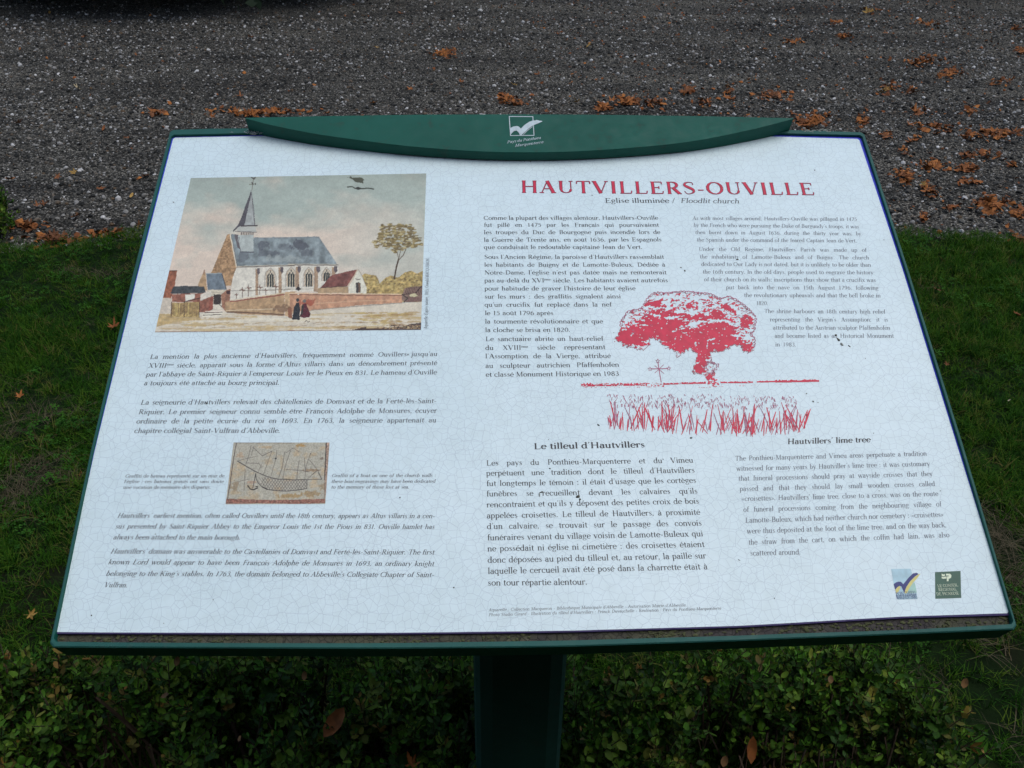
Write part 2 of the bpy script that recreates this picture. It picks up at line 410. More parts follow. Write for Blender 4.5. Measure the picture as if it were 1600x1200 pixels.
def set_line(S, text, a, b, em, xs, space=None, slant=0.0, bold=1.0, thin=0.0, track=0.0, h=0.00018):
    """lay one line from a to b (board metres); spaces take up the slack"""
    ax, ay = a; bx, by = b; L = math.hypot(bx - ax, by - ay); ux, uy = (bx - ax) / L, (by - ay) / L
    g, sp = widths(text, track)
    if sp: spw = (L / (em * xs) - g) / sp
    else: spw = 0; xs = L / (em * g)
    if sp and spw < .12: spw = .14; xs = L / (em * (g + sp * spw))
    x = 0.0
    for ch, sc, rz in glyph_run(text):
        if ch == ' ': x += spw * sc if sc == 1 else .2; continue
        gl = F[ch]
        for si, st in enumerate(gl.s):
            pts = []
            for (px, py, w) in st:
                gx = (x + px * sc + slant * (py * sc + rz)) * xs * em; gy = (py * sc + rz) * em
                ww = (w * (bold if w > 0.045 else 1 + (bold - 1) * .4) * sc + thin) * em * (0.5 + 0.5 * xs)
                pts.append((ax + ux * gx - uy * gy, ay + uy * gx + ux * gy, max(ww, em * .008)))
            S.strip(pts, h + si * 1.6e-5)
        x += (gl.adv + track) * sc
PHI = R(90)
def paragraph(name, lines, cap_px, parent, mat, slant=0.0, bold=1.0, thin=0.0, track=0.0, h=0.00018, label=None):
    """lines: (text, (x0,y0), (x1,y1)) measured on the print"""
    S = Sheet(); x0, y0 = lines[0][1]
    em = (P(x0, y0 - cap_px)[1] - P(x0, y0)[1]) / .67
    xs = 9
    for t, a, b in lines:
        g, sp = widths(t, track); A, Bq = P(*a), P(*b)
        if sp: xs = min(xs, math.dist(A, Bq) / (em * (g + .24 * sp)))
    for t, a, b in lines: set_line(S, t, P(*a), P(*b), em, xs, slant=slant, bold=bold, thin=thin, track=track, h=h)
    o = board_mesh(name, S, mat, parent)
    if label: o['label'] = label
    return o
def board_mesh(name, S, mat, parent, fmat=None):
    vs = [B(*p) for p in S.v]
    return mesh_obj(name, vs, S.f, mat, parent, fmat=fmat)

# ------------------------------------------------------------------ numpy noise
NT = {}
def vnoise(x, y, seed=0):
    g = NT.get(seed)
    if g is None: g = NT[seed] = np.random.default_rng(seed).random((256, 256))
    xi = np.floor(x).astype(int); yi = np.floor(y).astype(int)
    fx = x - xi; fy = y - yi; fx = fx * fx * (3 - 2 * fx); fy = fy * fy * (3 - 2 * fy)
    a = g[xi % 256, yi % 256]; b = g[(xi + 1) % 256, yi % 256]; c = g[xi % 256, (yi + 1) % 256]; d = g[(xi + 1) % 256, (yi + 1) % 256]
    return (a * (1 - fx) + b * fx) * (1 - fy) + (c * (1 - fx) + d * fx) * fy
def fbm(x, y, seed=0, oct=4):
    s = 0; a = .5; t = 0
    for k in range(oct):
        s = s + a * vnoise(x * 2 ** k + 13.7 * k, y * 2 ** k + 7.1 * k, seed + k); t += a; a *= .55
    return s / t

# ------------------------------------------------------------------ ground, road, lawn
def m_ground():
    m, nt, b = new_mat('dark_soil')
    o = objco(nt); n = noise(nt, 30, 6, 0.7, o)
    r = ramp(nt, [(0.3, (0.012, 0.010, 0.007)), (0.6, (0.03, 0.025, 0.017)), (0.8, (0.06, 0.048, 0.03))])
    nt.links.new(n.outputs[0], r.inputs[0]); nt.links.new(r.outputs[0], b.inputs['Base Color'])
    b.inputs['Roughness'].default_value = 0.95; b.inputs['Specular IOR Level'].default_value = 0.05; bump(nt, b, n.outputs[0], 0.7, 0.01); return m
def m_grit():
    m, nt, b = new_mat('fine_grit')
    o = objco(nt)
    v = nt.nodes.new('ShaderNodeTexVoronoi'); v.inputs['Scale'].default_value = 150; nt.links.new(o, v.inputs['Vector'])
    v2 = nt.nodes.new('ShaderNodeTexVoronoi'); v2.inputs['Scale'].default_value = 70; nt.links.new(o, v2.inputs['Vector'])
    sep = nt.nodes.new('ShaderNodeSeparateColor'); nt.links.new(v.outputs['Color'], sep.inputs[0])
    r = ramp(nt, [(0.0, (0.012, 0.012, 0.011)), (0.35, (0.028, 0.028, 0.025)), (0.65, (0.055, 0.054, 0.048)), (0.85, (0.11, 0.105, 0.093)), (1.0, (0.26, 0.25, 0.22))])
    nt.links.new(sep.outputs[0], r.inputs[0])
    mpp = nt.nodes.new('ShaderNodeMapping'); mpp.inputs['Scale'].default_value = (.45, 1.9, 1); mpp.inputs['Rotation'].default_value = (0, 0, .12); nt.links.new(o, mpp.inputs[0])
    n = noise(nt, 1.3, 5, 0.62, mpp.outputs[0]); r2 = ramp(nt, [(0.34, (0.55, 0.55, 0.56)), (0.5, (1, 1, .98)), (0.66, (1.4, 1.38, 1.32))]); nt.links.new(n.outputs[0], r2.inputs[0])
    nt.links.new(mixc(nt, 1.0, r.outputs[0], r2.outputs[0], 'MULTIPLY'), b.inputs['Base Color'])
    b.inputs['Roughness'].default_value = 0.9; b.inputs['Specular IOR Level'].default_value = 0.08
    bump(nt, b, math_(nt, 'ADD', v.outputs['Distance'], v2.outputs['Distance']), 0.8, 0.006); return m
M['soil'] = m_ground(); M['grit'] = m_grit()

def grid_sheet(name, x0, x1, y0, y1, z, n, mat, amp=0.0, seed=3):
    xs = np.linspace(x0, x1, n); ys = np.linspace(y0, y1, n); XX, YY = np.meshgrid(xs, ys)
    ZZ = z + amp * (fbm(XX * .8 + 40, YY * .8 + 40, seed, 3) - .5)
    vs = np.stack([XX, YY, ZZ], -1).reshape(-1, 3)
    fs = [(j * n + i, j * n + i + 1, (j + 1) * n + i + 1, (j + 1) * n + i) for j in range(n - 1) for i in range(n - 1)]
    return mesh_obj(name, vs, fs, mat, smooth=True)
o = grid_sheet('ground', -150, 150, -150, 150, -0.03, 12, M['soil']); tag(o, kind='structure')
o = grid_sheet('gravel_road', -9, 9, 2.0, 16.0, 0.0, 90, M['grit'], 0.03); tag(o, kind='structure')

LAWN_PX = [(-420, 470), (-150, 425), (0, 392), (60, 387), (130, 377), (230, 368), (500, 361), (800, 358), (1100, 358), (1390, 362), (1460, 364), (1540, 372), (1600, 385), (1760, 400), (2000, 420)]
edge = [G(x, y, 0.0) for x, y in LAWN_PX]
edge = [Vector((-7, edge[0].y - .8, 0))] + edge + [Vector((7, edge[-1].y - .3, 0))]
ex_ = np.array([p.x for p in edge]); ey_ = np.array([p.y for p in edge])
def lawn_edge(x): return np.interp(x, ex_, ey_) + 0.075 * (fbm(np.asarray(x) * 9 + 90, np.zeros_like(np.asarray(x)) + 3, 8, 4) - .5) * 2
nx = 160; ny = 60; vs = []; fs = []
for i in range(nx):
    x = -7 + 14 * i / (nx - 1); e = float(lawn_edge(np.array([x]))[0])
    for j in range(ny):
        y = -4 + (e + 4) * j / (ny - 1)
        z = 0.022 + 0.02 * (float(fbm(np.array([x * 2.]) + 20, np.array([y * 2.]) + 20, 5, 3)[0]) - .5)
        if j == ny - 1: z = -0.012
        vs.append((x, y, z))
for i in range(nx - 1):
    for j in range(ny - 1): fs.append((i * ny + j, (i + 1) * ny + j, (i + 1) * ny + j + 1, i * ny + j + 1))
def m_turf():
    m, nt, b = new_mat('turf_soil')
    o = objco(nt); n = noise(nt, 18, 6, 0.7, o); n2 = noise(nt, 2.2, 3, 0.6, o)
    r = ramp(nt, [(0.3, (0.004, 0.009, 0.003)), (0.6, (0.008, 0.018, 0.005)), (0.8, (0.018, 0.018, 0.009))])
    nt.links.new(n.outputs[0], r.inputs[0])
    r2 = ramp(nt, [(0.55, (0, 0, 0)), (0.7, (.7, .7, .7))]); nt.links.new(n2.outputs[0], r2.inputs[0])
    nt.links.new(mixc(nt, r2.outputs[0], r.outputs[0], (0.014, 0.013, 0.008)), b.inputs['Base Color'])
    b.inputs['Roughness'].default_value = 0.95; b.inputs['Specular IOR Level'].default_value = 0.05; bump(nt, b, n.outputs[0], 0.8, 0.01); return m
M['turf'] = m_turf()
o = mesh_obj('lawn', vs, fs, M['turf'], smooth=True); tag(o, kind='structure')

# ------------------------------------------------------------------ scattering by instances
def instancer(name, pts, rots, scales, protos, label=None, parent=None, cat=None):
    """one object: a point cloud on which geometry nodes set copies of the protos"""
    pc = bpy.data.collections.new(name + '_pieces')
    for p in protos: pc.objects.link(p)
    off = origin_of(parent) if parent is not None else 0
    me = bpy.data.meshes.new(name); pts = np.asarray(pts) - off
    me.vertices.add(len(pts)); me.vertices.foreach_set('co', np.asarray(pts, dtype=np.float32).ravel())
    a = me.attributes.new('rot', 'FLOAT_VECTOR', 'POINT'); a.data.foreach_set('vector', np.asarray(rots, dtype=np.float32).ravel())
    a = me.attributes.new('scl', 'FLOAT', 'POINT'); a.data.foreach_set('value', np.asarray(scales, dtype=np.float32).ravel())
    o = link(bpy.data.objects.new(name, me), parent)
    ng = bpy.data.node_groups.new(name, 'GeometryNodeTree')
    ng.interface.new_socket('Geometry', in_out='INPUT', socket_type='NodeSocketGeometry')
    ng.interface.new_socket('Geometry', in_out='OUTPUT', socket_type='NodeSocketGeometry')
    gi = ng.nodes.new('NodeGroupInput'); go = ng.nodes.new('NodeGroupOutput')
    iop = ng.nodes.new('GeometryNodeInstanceOnPoints'); ci_ = ng.nodes.new('GeometryNodeCollectionInfo')
    ci_.inputs['Collection'].default_value = pc; ci_.inputs['Separate Children'].default_value = True; ci_.inputs['Reset Children'].default_value = True
    iop.inputs['Pick Instance'].default_value = True
    r_ = ng.nodes.new('GeometryNodeInputNamedAttribute'); r_.data_type = 'FLOAT_VECTOR'; r_.inputs[0].default_value = 'rot'
    s = ng.nodes.new('GeometryNodeInputNamedAttribute'); s.data_type = 'FLOAT'; s.inputs[0].default_value = 'scl'
    rv = ng.nodes.new('FunctionNodeRandomValue'); rv.data_type = 'INT'
    rv.inputs['Min'].default_value = 0; rv.inputs['Max'].default_value = len(protos) - 1; rv.inputs['Seed'].default_value = 5
    er = ng.nodes.new('FunctionNodeEulerToRotation')
    L = ng.links.new
    L(gi.outputs[0], iop.inputs['Points']); L(ci_.outputs[0], iop.inputs['Instance'])
    outv = [q for q in r_.outputs if q.enabled][0]; outs = [q for q in s.outputs if q.enabled][0]
    L(outv, er.inputs[0]); L(er.outputs[0], iop.inputs['Rotation']); L(outs, iop.inputs['Scale'])
    L([q for q in rv.outputs if q.enabled][0], iop.inputs['Instance Index'])
    L(iop.outputs[0], go.inputs[0])
    md = o.modifiers.new('set_pieces', 'NODES'); md.node_group = ng
    return tag(o, label, cat, kind='stuff')
def proto(name, verts, faces, mats, fmat=None, smooth=False):
    me = bpy.data.meshes.new(name); me.from_pydata([tuple(v) for v in verts], [], faces)
    for m in (mats if isinstance(mats, (list, tuple)) else [mats]): me.materials.append(m)
    if fmat is not None: me.polygons.foreach_set('material_index', fmat)
    if smooth: me.polygons.foreach_set('use_smooth', [True] * len(me.polygons))
    me.update(); return bpy.data.objects.new(name, me)
def m_rand(name, stops, rough=0.8, spec=0.3, nscale=None, trans=0.0, coat=0.0):
    m, nt, b = new_mat(name)
    oi = nt.nodes.new('ShaderNodeObjectInfo'); r = ramp(nt, stops); nt.links.new(oi.outputs['Random'], r.inputs[0])
    c = r.outputs[0]
    if nscale:
        n = noise(nt, nscale, 3, .6, objco(nt)); r2 = ramp(nt, [(.3, (.7, .7, .7)), (.7, (1.25, 1.25, 1.25))]); nt.links.new(n.outputs[0], r2.inputs[0])
        c = mixc(nt, 1.0, c, r2.outputs[0], 'MULTIPLY')
    nt.links.new(c, b.inputs['Base Color']); b.inputs['Roughness'].default_value = rough
    b.inputs['Specular IOR Level'].default_value = spec
    if trans:
        tr = nt.nodes.new('ShaderNodeBsdfTranslucent'); nt.links.new(c, tr.inputs[0])
        mx = nt.nodes.new('ShaderNodeMixShader'); mx.inputs[0].default_value = trans
        out = nt.nodes['Material Output']; nt.links.new(b.outputs[0], mx.inputs[1]); nt.links.new(tr.outputs[0], mx.inputs[2]); nt.links.new(mx.outputs[0], out.inputs[0])
    return m

# gravel stones
M['stone'] = m_rand('gravel_stone', [(0, (.016, .017, .016)), (.26, (.034, .035, .033)), (.50, (.064, .064, .058)), (.66, (.11, .108, .096)), (.71, (.10, .068, .040)), (.80, (.19, .187, .17)), (.94, (.30, .295, .28)), (1, (.6, .6, .58))], .8, .12, 300)
stones = []
for k in range(6):
    bm = bmesh.new(); bmesh.ops.create_icosphere(bm, subdivisions=1, radius=1)
    q = random.Random(k)
    sx, sy, sz = 1, q.uniform(.6, .95), q.uniform(.4, .7)
    vv = [(v.co.x * sx * q.uniform(.8, 1.15), v.co.y * sy * q.uniform(.8, 1.15), v.co.z * sz * q.uniform(.75, 1.1)) for v in bm.verts]
    ff = [tuple(v.index for v in f.verts) for f in bm.faces]; bm.free()
    stones.append(proto('pebble', vv, ff, M['stone']))
def road_z(x, y):
    return 0.03 * (fbm(x * .8 + 40, y * .8 + 40, 3, 3) - .5)
def region(n, x0, x1, y0, y1, wedge=True):
    x = nrg.uniform(x0, x1, n); y = nrg.uniform(y0, y1, n)
    if wedge:
        k = np.abs(x) < 0.9 * (y + .63) + 1.3; x, y = x[k], y[k]
    return x, y
gx, gy = [], []
for n, y0, y1 in ((190000, 2.6, 5.0), (140000, 5.0, 7.5), (100000, 7.5, 12.0)):
    x, y = region(n, -8.2, 8.2, y0, y1); k = y > lawn_edge(x) - .10; gx.append(x[k]); gy.append(y[k])
gx = np.concatenate(gx); gy = np.concatenate(gy)
dens = fbm(gx * 1.1 + 9, gy * 2.5 + 9, 21, 4) + .07 * np.sin(gy * 3.1 + gx * .35 + 1)
k = nrg.random(len(gx)) < np.clip((dens - .30) * 2.6, .5, 1.0); gx, gy = gx[k], gy[k]
sc = np.clip(np.exp(nrg.normal(math.log(.0050), .52, len(gx))), .002, .017) * np.where(gy > 7, 1.2, 1.0)
near = np.exp(-np.clip(gy - lawn_edge(gx), 0, 9) / .35); sc = sc * (1 + .35 * near)
gz = np.where(gy > 2.05, road_z(gx, gy), 0) + sc * .25
instancer('gravel', np.stack([gx, gy, gz], -1), np.stack([nrg.normal(0, .3, len(gx)), nrg.normal(0, .3, len(gx)), nrg.uniform(0, 6.28, len(gx))], -1), sc, stones,
          'loose grey and white gravel covering the road behind the board', cat='gravel')

# grass
M['grass'] = m_rand('grass_blade', [(0, (.009, .040, .003)), (.35, (.020, .080, .004)), (.7, (.045, .125, .007)), (.9, (.075, .13, .012)), (1, (.14, .12, .04))], .8, .12, None, .25)
M['straw'] = m_rand('straw', [(0, (.04, .034, .018)), (1, (.14, .115, .07))], .8, .2)
M['clover'] = m_rand('clover_leaf', [(0, (.014, .058, .006)), (1, (.036, .12, .012))], .8, .12, None, .2)
def blade(q, L, w, lean, az, x=0, y=0, seg=3):
    vs = []; fs = []
    for i in range(seg + 1):
        t = i / seg; r = lean * L * t ** 1.8; z = L * t * (1 - .35 * lean * t); ww = w * (1 - t * .85) * .5
        cx, cy = x + r * math.cos(az), y + r * math.sin(az)
        vs += [(cx - ww * math.sin(az), cy + ww * math.cos(az), z), (cx + ww * math.sin(az), cy - ww * math.cos(az), z)]
    for i in range(seg): fs.append((2 * i, 2 * i + 1, 2 * i + 3, 2 * i + 2))
    return vs, fs
def tuft(name, seed, n, Lr, wr, spread, mat, leanr=(.2, 1.3)):
    q = random.Random(seed); V = []; Fs = []
    for _ in range(n):
        v, f = blade(q, q.uniform(*Lr), q.uniform(*wr), q.uniform(*leanr), q.uniform(0, 6.28), q.uniform(-spread, spread), q.uniform(-spread, spread))
        b = len(V); V += v; Fs += [tuple(i + b for i in t) for t in f]
    return proto(name, V, Fs, mat)
tufts = [tuft('grass_tuft', s, 13, (.018, .045), (.0016, .0034), .016, M['grass']) for s in range(7)]
gx, gy = region(175000, -5.2, 5.2, -1.0, 4.0)
brown = np.array(G(1575, 1080, 0))[:2]
le = lawn_edge(gx)
bare = np.exp(-(((gx - brown[0]) / .16) ** 2 + ((gy - brown[1]) / .22) ** 2))
straw_spots = [(75, 655, .10, .05), (30, 780, .08, .10), (110, 435, .05, .03), (165, 440, .05, .03), (25, 690, .05, .03), (1580, 900, .1, .2), (1560, 860, .08, .1), (60, 760, .07, .07)]
sp_g = [(G(a, b), rx, ry) for a, b, rx, ry in straw_spots]
strawd = sum(np.exp(-(((gx - p.x) / rx) ** 2 + ((gy - p.y) / ry) ** 2)) for p, rx, ry in sp_g)
lush = fbm(gx * 3.1 + 11, gy * 3.1 + 11, 31, 4)
k = (gy < le + .03 - .07 * nrg.random(len(gx))) & (nrg.random(len(gx)) > bare * .8) & (nrg.random(len(gx)) > strawd * .6) & (nrg.random(len(gx)) < np.clip((lush - .2) * 3.2, .6, 1))
gx, gy, lush, le = gx[k], gy[k], lush[k], le[k]
gs = nrg.uniform(.65, 1.2, len(gx)) * np.clip(.55 + lush * .9, .6, 1.3) * np.where(le - gy < .06, .75, 1)
gz = np.full(len(gx), .018)
GR = np.stack([nrg.normal(0, .18, len(gx)), nrg.normal(0, .18, len(gx)), nrg.uniform(0, 6.28, len(gx))], -1)
instancer('grass', np.stack([gx, gy, gz], -1), GR, gs, tufts, 'short dark green lawn grass on both sides of the board', cat='grass')
straws = [tuft('straw_tuft', 50 + s, 8, (.02, .05), (.0009, .0016), .022, M['straw'], (1.2, 2.6)) for s in range(4)]
x_, y_, = [], []
for (p, rx, ry) in sp_g:
    n = int(4200 * rx * ry) + 6
    x_ += list(nrg.normal(p.x, rx * .7, n)); y_ += list(nrg.normal(p.y, ry * .7, n))
x_ += list(nrg.normal(brown[0], .12, 26)); y_ += list(nrg.normal(brown[1], .2, 26))
x, y = region(320, -5, 5, -.2, 3.3); x_ += list(x); y_ += list(y)
x_ = np.array(x_); y_ = np.array(y_); k = y_ < lawn_edge(x_) - .02; x_, y_ = x_[k], y_[k]
instancer('dry_grass', np.stack([x_, y_, np.full(len(x_), .026)], -1), np.stack([nrg.normal(0, .15, len(x_)), nrg.normal(0, .15, len(x_)), nrg.uniform(0, 6.28, len(x_))], -1),
          nrg.uniform(.6, 1.1, len(x_)), straws, 'pale dead grass stems matted in patches of the lawn', cat='dry grass')
def clover(seed):
    q = random.Random(seed); V = []; Fs = []
    for _ in range(6):
        cx, cy, cz = q.uniform(-.025, .025), q.uniform(-.025, .025), q.uniform(.018, .036); a0 = q.uniform(0, 6.28); s = q.uniform(.004, .007)
        for j in range(3):
            a = a0 + j * 2.094; b = len(V); tz = q.uniform(-.3, .3)
            for r, da in ((0, 0), (.8, -.5), (1.25, -.28), (1.15, 0), (1.25, .28), (.8, .5)):
                V.append((cx + s * r * math.cos(a + da), cy + s * r * math.sin(a + da), cz + s * r * tz * .6 + s * .1 * r))
            Fs.append(tuple(range(b, b + 6)))
    return proto('clover_patch', V, Fs, M['clover'])
clovers = [clover(s) for s in range(4)]
x, y = region(34000, -5, 5, -.8, 3.6); wgt = fbm(x * 4 + 5, y * 4 + 5, 77, 3)
k = (y < lawn_edge(x) - .08) & (wgt > np.where(x < 0, .50, .58)) & (nrg.random(len(x)) < .45); x, y = x[k], y[k]
instancer('clover', np.stack([x, y, np.full(len(x), .018)], -1), np.stack([nrg.normal(0, .2, len(x)), nrg.normal(0, .2, len(x)), nrg.uniform(0, 6.28, len(x))], -1),
          nrg.uniform(.7, 1.25, len(x)), clovers, 'small round clover leaves spread through the lawn', cat='clover')

# ================================================================== unseen surroundings: brick wall added as shade behind the viewer, trees beyond the road
def m_brick():
    m, nt, b = new_mat('old_brick')
    uv = nt.nodes.new('ShaderNodeTexCoord').outputs['Object']; mp = nt.nodes.new('ShaderNodeMapping'); mp.inputs['Rotation'].default_value = (R(90), 0, 0); nt.links.new(uv, mp.inputs[0])
    t = nt.nodes.new('ShaderNodeTexBrick'); t.inputs['Scale'].default_value = 4.2; t.inputs['Color1'].default_value = (.13, .05, .03, 1); t.inputs['Color2'].default_value = (.09, .04, .028, 1); t.inputs['Mortar'].default_value = (.16, .15, .13, 1)
    t.inputs['Mortar Size'].default_value = .014; nt.links.new(mp.outputs[0], t.inputs['Vector']); nt.links.new(t.outputs[0], b.inputs['Base Color']); b.inputs['Roughness'].default_value = .9; return m
M['brick'] = m_brick(); M['stone_trim'] = m_flat('weathered_stone', (.16, .15, .13), .9)
WY = -2.6
wallo = empty('shade_wall', (0, WY - .2, 0), label='tall unseen brick wall added for shade behind the viewer, opposite the board', cat='wall')  # unseen wall, added to darken the post and hedge from the viewer's side
def boxmesh(name, x0, x1, y0, y1, z0, z1, mat, parent):
    c = [(x, y, z) for z in (z0, z1) for y in (y0, y1) for x in (x0, x1)]
    return mesh_obj(name, c, [(0, 2, 3, 1), (4, 5, 7, 6), (0, 1, 5, 4), (2, 6, 7, 3), (0, 4, 6, 2), (1, 3, 7, 5)], mat, parent)
boxmesh('brickwork', -8, 8, WY - .4, WY, .45, 4.6, M['brick'], wallo)
boxmesh('plinth', -8.05, 8.05, WY - .45, WY + .06, -.05, .448, M['stone_trim'], wallo)
boxmesh('coping', -8.1, 8.1, WY - .48, WY + .08, 4.603, 4.75, M['stone_trim'], wallo)
M['bark'] = m_flat('tree_bark', (.06, .048, .036), .95)
M['tree_leaf'] = m_rand('tree_leaf', [(0, (.02, .04, .008)), (.5, (.05, .07, .014)), (.8, (.16, .10, .02)), (1, (.22, .08, .02))], .6, .3, None, .25)
M['yew_leaf'] = m_rand('yew_foliage', [(0, (.006, .014, .006)), (1, (.016, .032, .012))], .7, .2)
def clump(seed, n, r, lr, mat, name):
    q = random.Random(seed); V, Fs = [], []
    for _ in range(n):
        d_ = Vector((q.gauss(0, 1), q.gauss(0, 1), q.gauss(0, .8))); d_.normalize(); c = d_ * r * q.random() ** .5; L = q.uniform(*lr)
        a = Vector((q.gauss(0, 1), q.gauss(0, 1), q.gauss(0, .6))).normalized(); s_ = a.cross(Vector((q.gauss(0, 1), q.gauss(0, 1), q.gauss(0, 1)))).normalized(); b = len(V)
        V += [c, c + a * L * .5 + s_ * L * .32, c + a * L, c + a * L * .5 - s_ * L * .32]; Fs.append((b, b + 1, b + 2, b + 3))
    return proto(name, V, Fs, mat)
tree_clumps = [clump(s, 46, .38, (.07, .13), M['tree_leaf'], 'leaf_clump') for s in range(4)]
yew_clumps = [clump(s + 9, 70, .26, (.05, .11), M['yew_leaf'], 'yew_clump') for s in range(3)]
def limb(V, Fs, a, b, r0, r1, n=7):
    k = len(V); d_ = (b - a).normalized(); s_ = d_.cross(Vector((.3, .2, 1)).normalized()); s_ = (d_.cross(Vector((1, 0, 0))) if s_.length < .1 else s_).normalized(); t_ = d_.cross(s_)
    for p, r in ((a, r0), (b, r1)):
        for j in range(n): V.append(p + (s_ * math.cos(j * 6.283 / n) + t_ * math.sin(j * 6.283 / n)) * r)
    for j in range(n): Fs.append((k + j, k + (j + 1) % n, k + n + (j + 1) % n, k + n + j))
def big_tree(x, y, H, rad, z0, n, seed, label):
    q = random.Random(seed); t = empty('maple_tree', (x, y, 0), label=label, cat='tree', group='trees beyond the gravel')
    V, Fs = [], []; top = Vector((x, y, H * .55)); limb(V, Fs, Vector((x, y, -.1)), Vector((x + .1, y, H * .28)), .26, .2); limb(V, Fs, Vector((x + .1, y, H * .28)), top, .2, .1)
    for i in range(9):
        a = i * .7 + q.random(); zz = H * q.uniform(.25, .55); limb(V, Fs, Vector((x, y, zz)), Vector((x + math.cos(a) * rad * .8, y + math.sin(a) * rad * .8, zz + q.uniform(.6, 2.2))), .09, .03)
    mesh_obj('trunk', V, Fs, M['bark'], t, smooth=True)
    pts = []
    while len(pts) < n:
        px__, py__, pz = q.uniform(-1, 1), q.uniform(-1, 1), q.uniform(-1, 1); l = math.sqrt(px__ ** 2 + py__ ** 2 + pz ** 2)
        if l > 1 or l < .35: continue
        w = float(fbm(np.array([px__ * 2.4 + 9]), np.array([py__ * 2.4 + pz * 2 + 9]), seed, 2)[0])
        if w < .42: continue
        pts.append((x + px__ * rad, y + py__ * rad, z0 + (pz + 1) / 2 * (H - z0)))
    instancer('crown', pts, [(q.uniform(0, 6), q.uniform(0, 6), q.uniform(0, 6)) for _ in pts], [q.uniform(.8, 1.5) for _ in pts], tree_clumps, parent=t)
big_tree(-2.2, 12.8, 9.5, 4.3, 2.5, 1400, 3, 'broad autumn tree standing beyond the gravel, left of the middle')
big_tree(6.6, 13.2, 9.0, 4.0, 2.6, 1100, 5, 'broad autumn tree standing beyond the gravel, to the right')
def yew(x, y, rx, ry, z0, z1, n, seed, label):  # out-of-view bush, its low skirt shaped to darken the far gravel
    q = random.Random(seed); t = empty('shade_yew', (x, y, 0), label=label, cat='bush')
    V, Fs = [], []
    for i in range(7):
        a = i * .9; limb(V, Fs, Vector((x + .1 * math.cos(a), y + .1 * math.sin(a), -.1)), Vector((x + rx * .5 * math.cos(a), y + ry * .5 * math.sin(a), z1 * .6)), .07, .02)
    mesh_obj('trunk', V, Fs, M['bark'], t, smooth=True)
    pts = []
    for i in range(n):
        a = q.uniform(0, 6.283); zz = q.random(); prof_ = math.sqrt(max(0, 1 - zz ** 2.2)); r = prof_ * q.uniform(.0, 1) ** .5
        pts.append((x + rx * r * math.cos(a), y + ry * r * math.sin(a), z0 + (z1 - z0) * zz))
    instancer('foliage', pts, [(q.uniform(0, 6), q.uniform(0, 6), q.uniform(0, 6)) for _ in pts], [q.uniform(.8, 1.3) for _ in pts], yew_clumps, parent=t)
yew(-3.3, 9.35, 2.7, 2.3, .34, 3.2, 2100, 4, 'unseen yew bush added to shade the far left end of the gravel')
yew(6.9, 10.2, 2.1, 1.8, .5, 2.4, 800, 6, 'unseen yew bush added to shade the far right end of the gravel')

# ================================================================== the information board
BASE = (0.03, 0.22, 0.0)
board = empty('information_board', BASE, label='green framed lectern board with a white crackled enamel sheet about Hautvillers-Ouville', cat='information board')
def pline(pts, h=0.0): return [P(x, y, h) for x, y in pts]
def resample(pts, n):
    d_ = [0]
    for a, b in zip(pts, pts[1:]): d_.append(d_[-1] + math.dist(a, b))
    t = np.linspace(0, d_[-1], n)
    return list(zip(np.interp(t, d_, [p[0] for p in pts]), np.interp(t, d_, [p[1] for p in pts])))
NS = 18
def loop(sides, h, chop=0.004):
    out = []
    for s in sides:
        q = resample(pline(s, h), NS)
        a, b = q[0], q[-1]; L = math.dist(a, b)
        c = chop / L
        q = [tuple(np.array(q[0]) + (np.array(q[1]) - np.array(q[0])) * min(.9, c * NS))] + q[1:-1] + [tuple(np.array(q[-1]) + (np.array(q[-2]) - np.array(q[-1])) * min(.9, c * NS))]
        out += q
    return out
# measured outlines: top (left to right), right (down), bottom (right to left), left (up)
SHEET = [[(271, 215), (410, 212.3), (806, 211), (1200, 213), (1342, 217)], [(1342, 217), (1410, 420), (1496.7, 700), (1578, 958)],
         [(1578, 958), (1400, 963.7), (1200, 975.5), (1160, 977.7), (880, 985.7), (600, 989), (460, 989), (200, 988.5), (86, 987.5)], [(86, 987.5), (149, 700), (215, 430), (271, 215)]]
RIM = [[(269, 212.5), (410, 209.3), (806, 208), (1200, 209.5), (1346, 213)], [(1346, 213), (1414.5, 420), (1501.5, 700), (1582, 961)],
       [(1582, 961), (1400, 966), (1200, 978), (1160, 980), (880, 988), (600, 991), (460, 991), (200, 990.5), (83, 990)], [(83, 990), (146, 700), (211.8, 430), (268.5, 212.5)]]
INNER = [[(268, 210.5), (410, 207.3), (806, 206), (1200, 207.5), (1347, 211)], [(1347, 211), (1415.5, 420), (1502.5, 700), (1585, 975)],
         [(1585, 975), (1400, 985), (1200, 991), (1160, 993), (880, 1001), (600, 1005), (460, 1005), (200, 1004), (83, 1002.5)], [(83, 1002.5), (145.3, 700), (211.2, 430), (268, 210.5)]]
OUTER = [[(266, 202), (330, 200), (806, 197), (1240, 202), (1350, 206)], [(1350, 206), (1419.5, 420), (1507, 700), (1591, 983)],
         [(1591, 983), (1400, 991.5), (1200, 999), (1160, 1001), (880, 1010.5), (600, 1013.5), (460, 1013), (200, 1012), (76, 1011)], [(76, 1011), (142, 700), (206.5, 430), (266, 202)]]
HL = 0.004
Li = loop(INNER, HL, .003); Lo = loop(OUTER, HL, .004)
n = len(Lo)
def shrink(L, d):
    c = np.array([0, .35]); out = []
    for p in L:
        p = np.array(p); q = c - p; out.append(tuple(p + np.sign(q) * d))
    return out
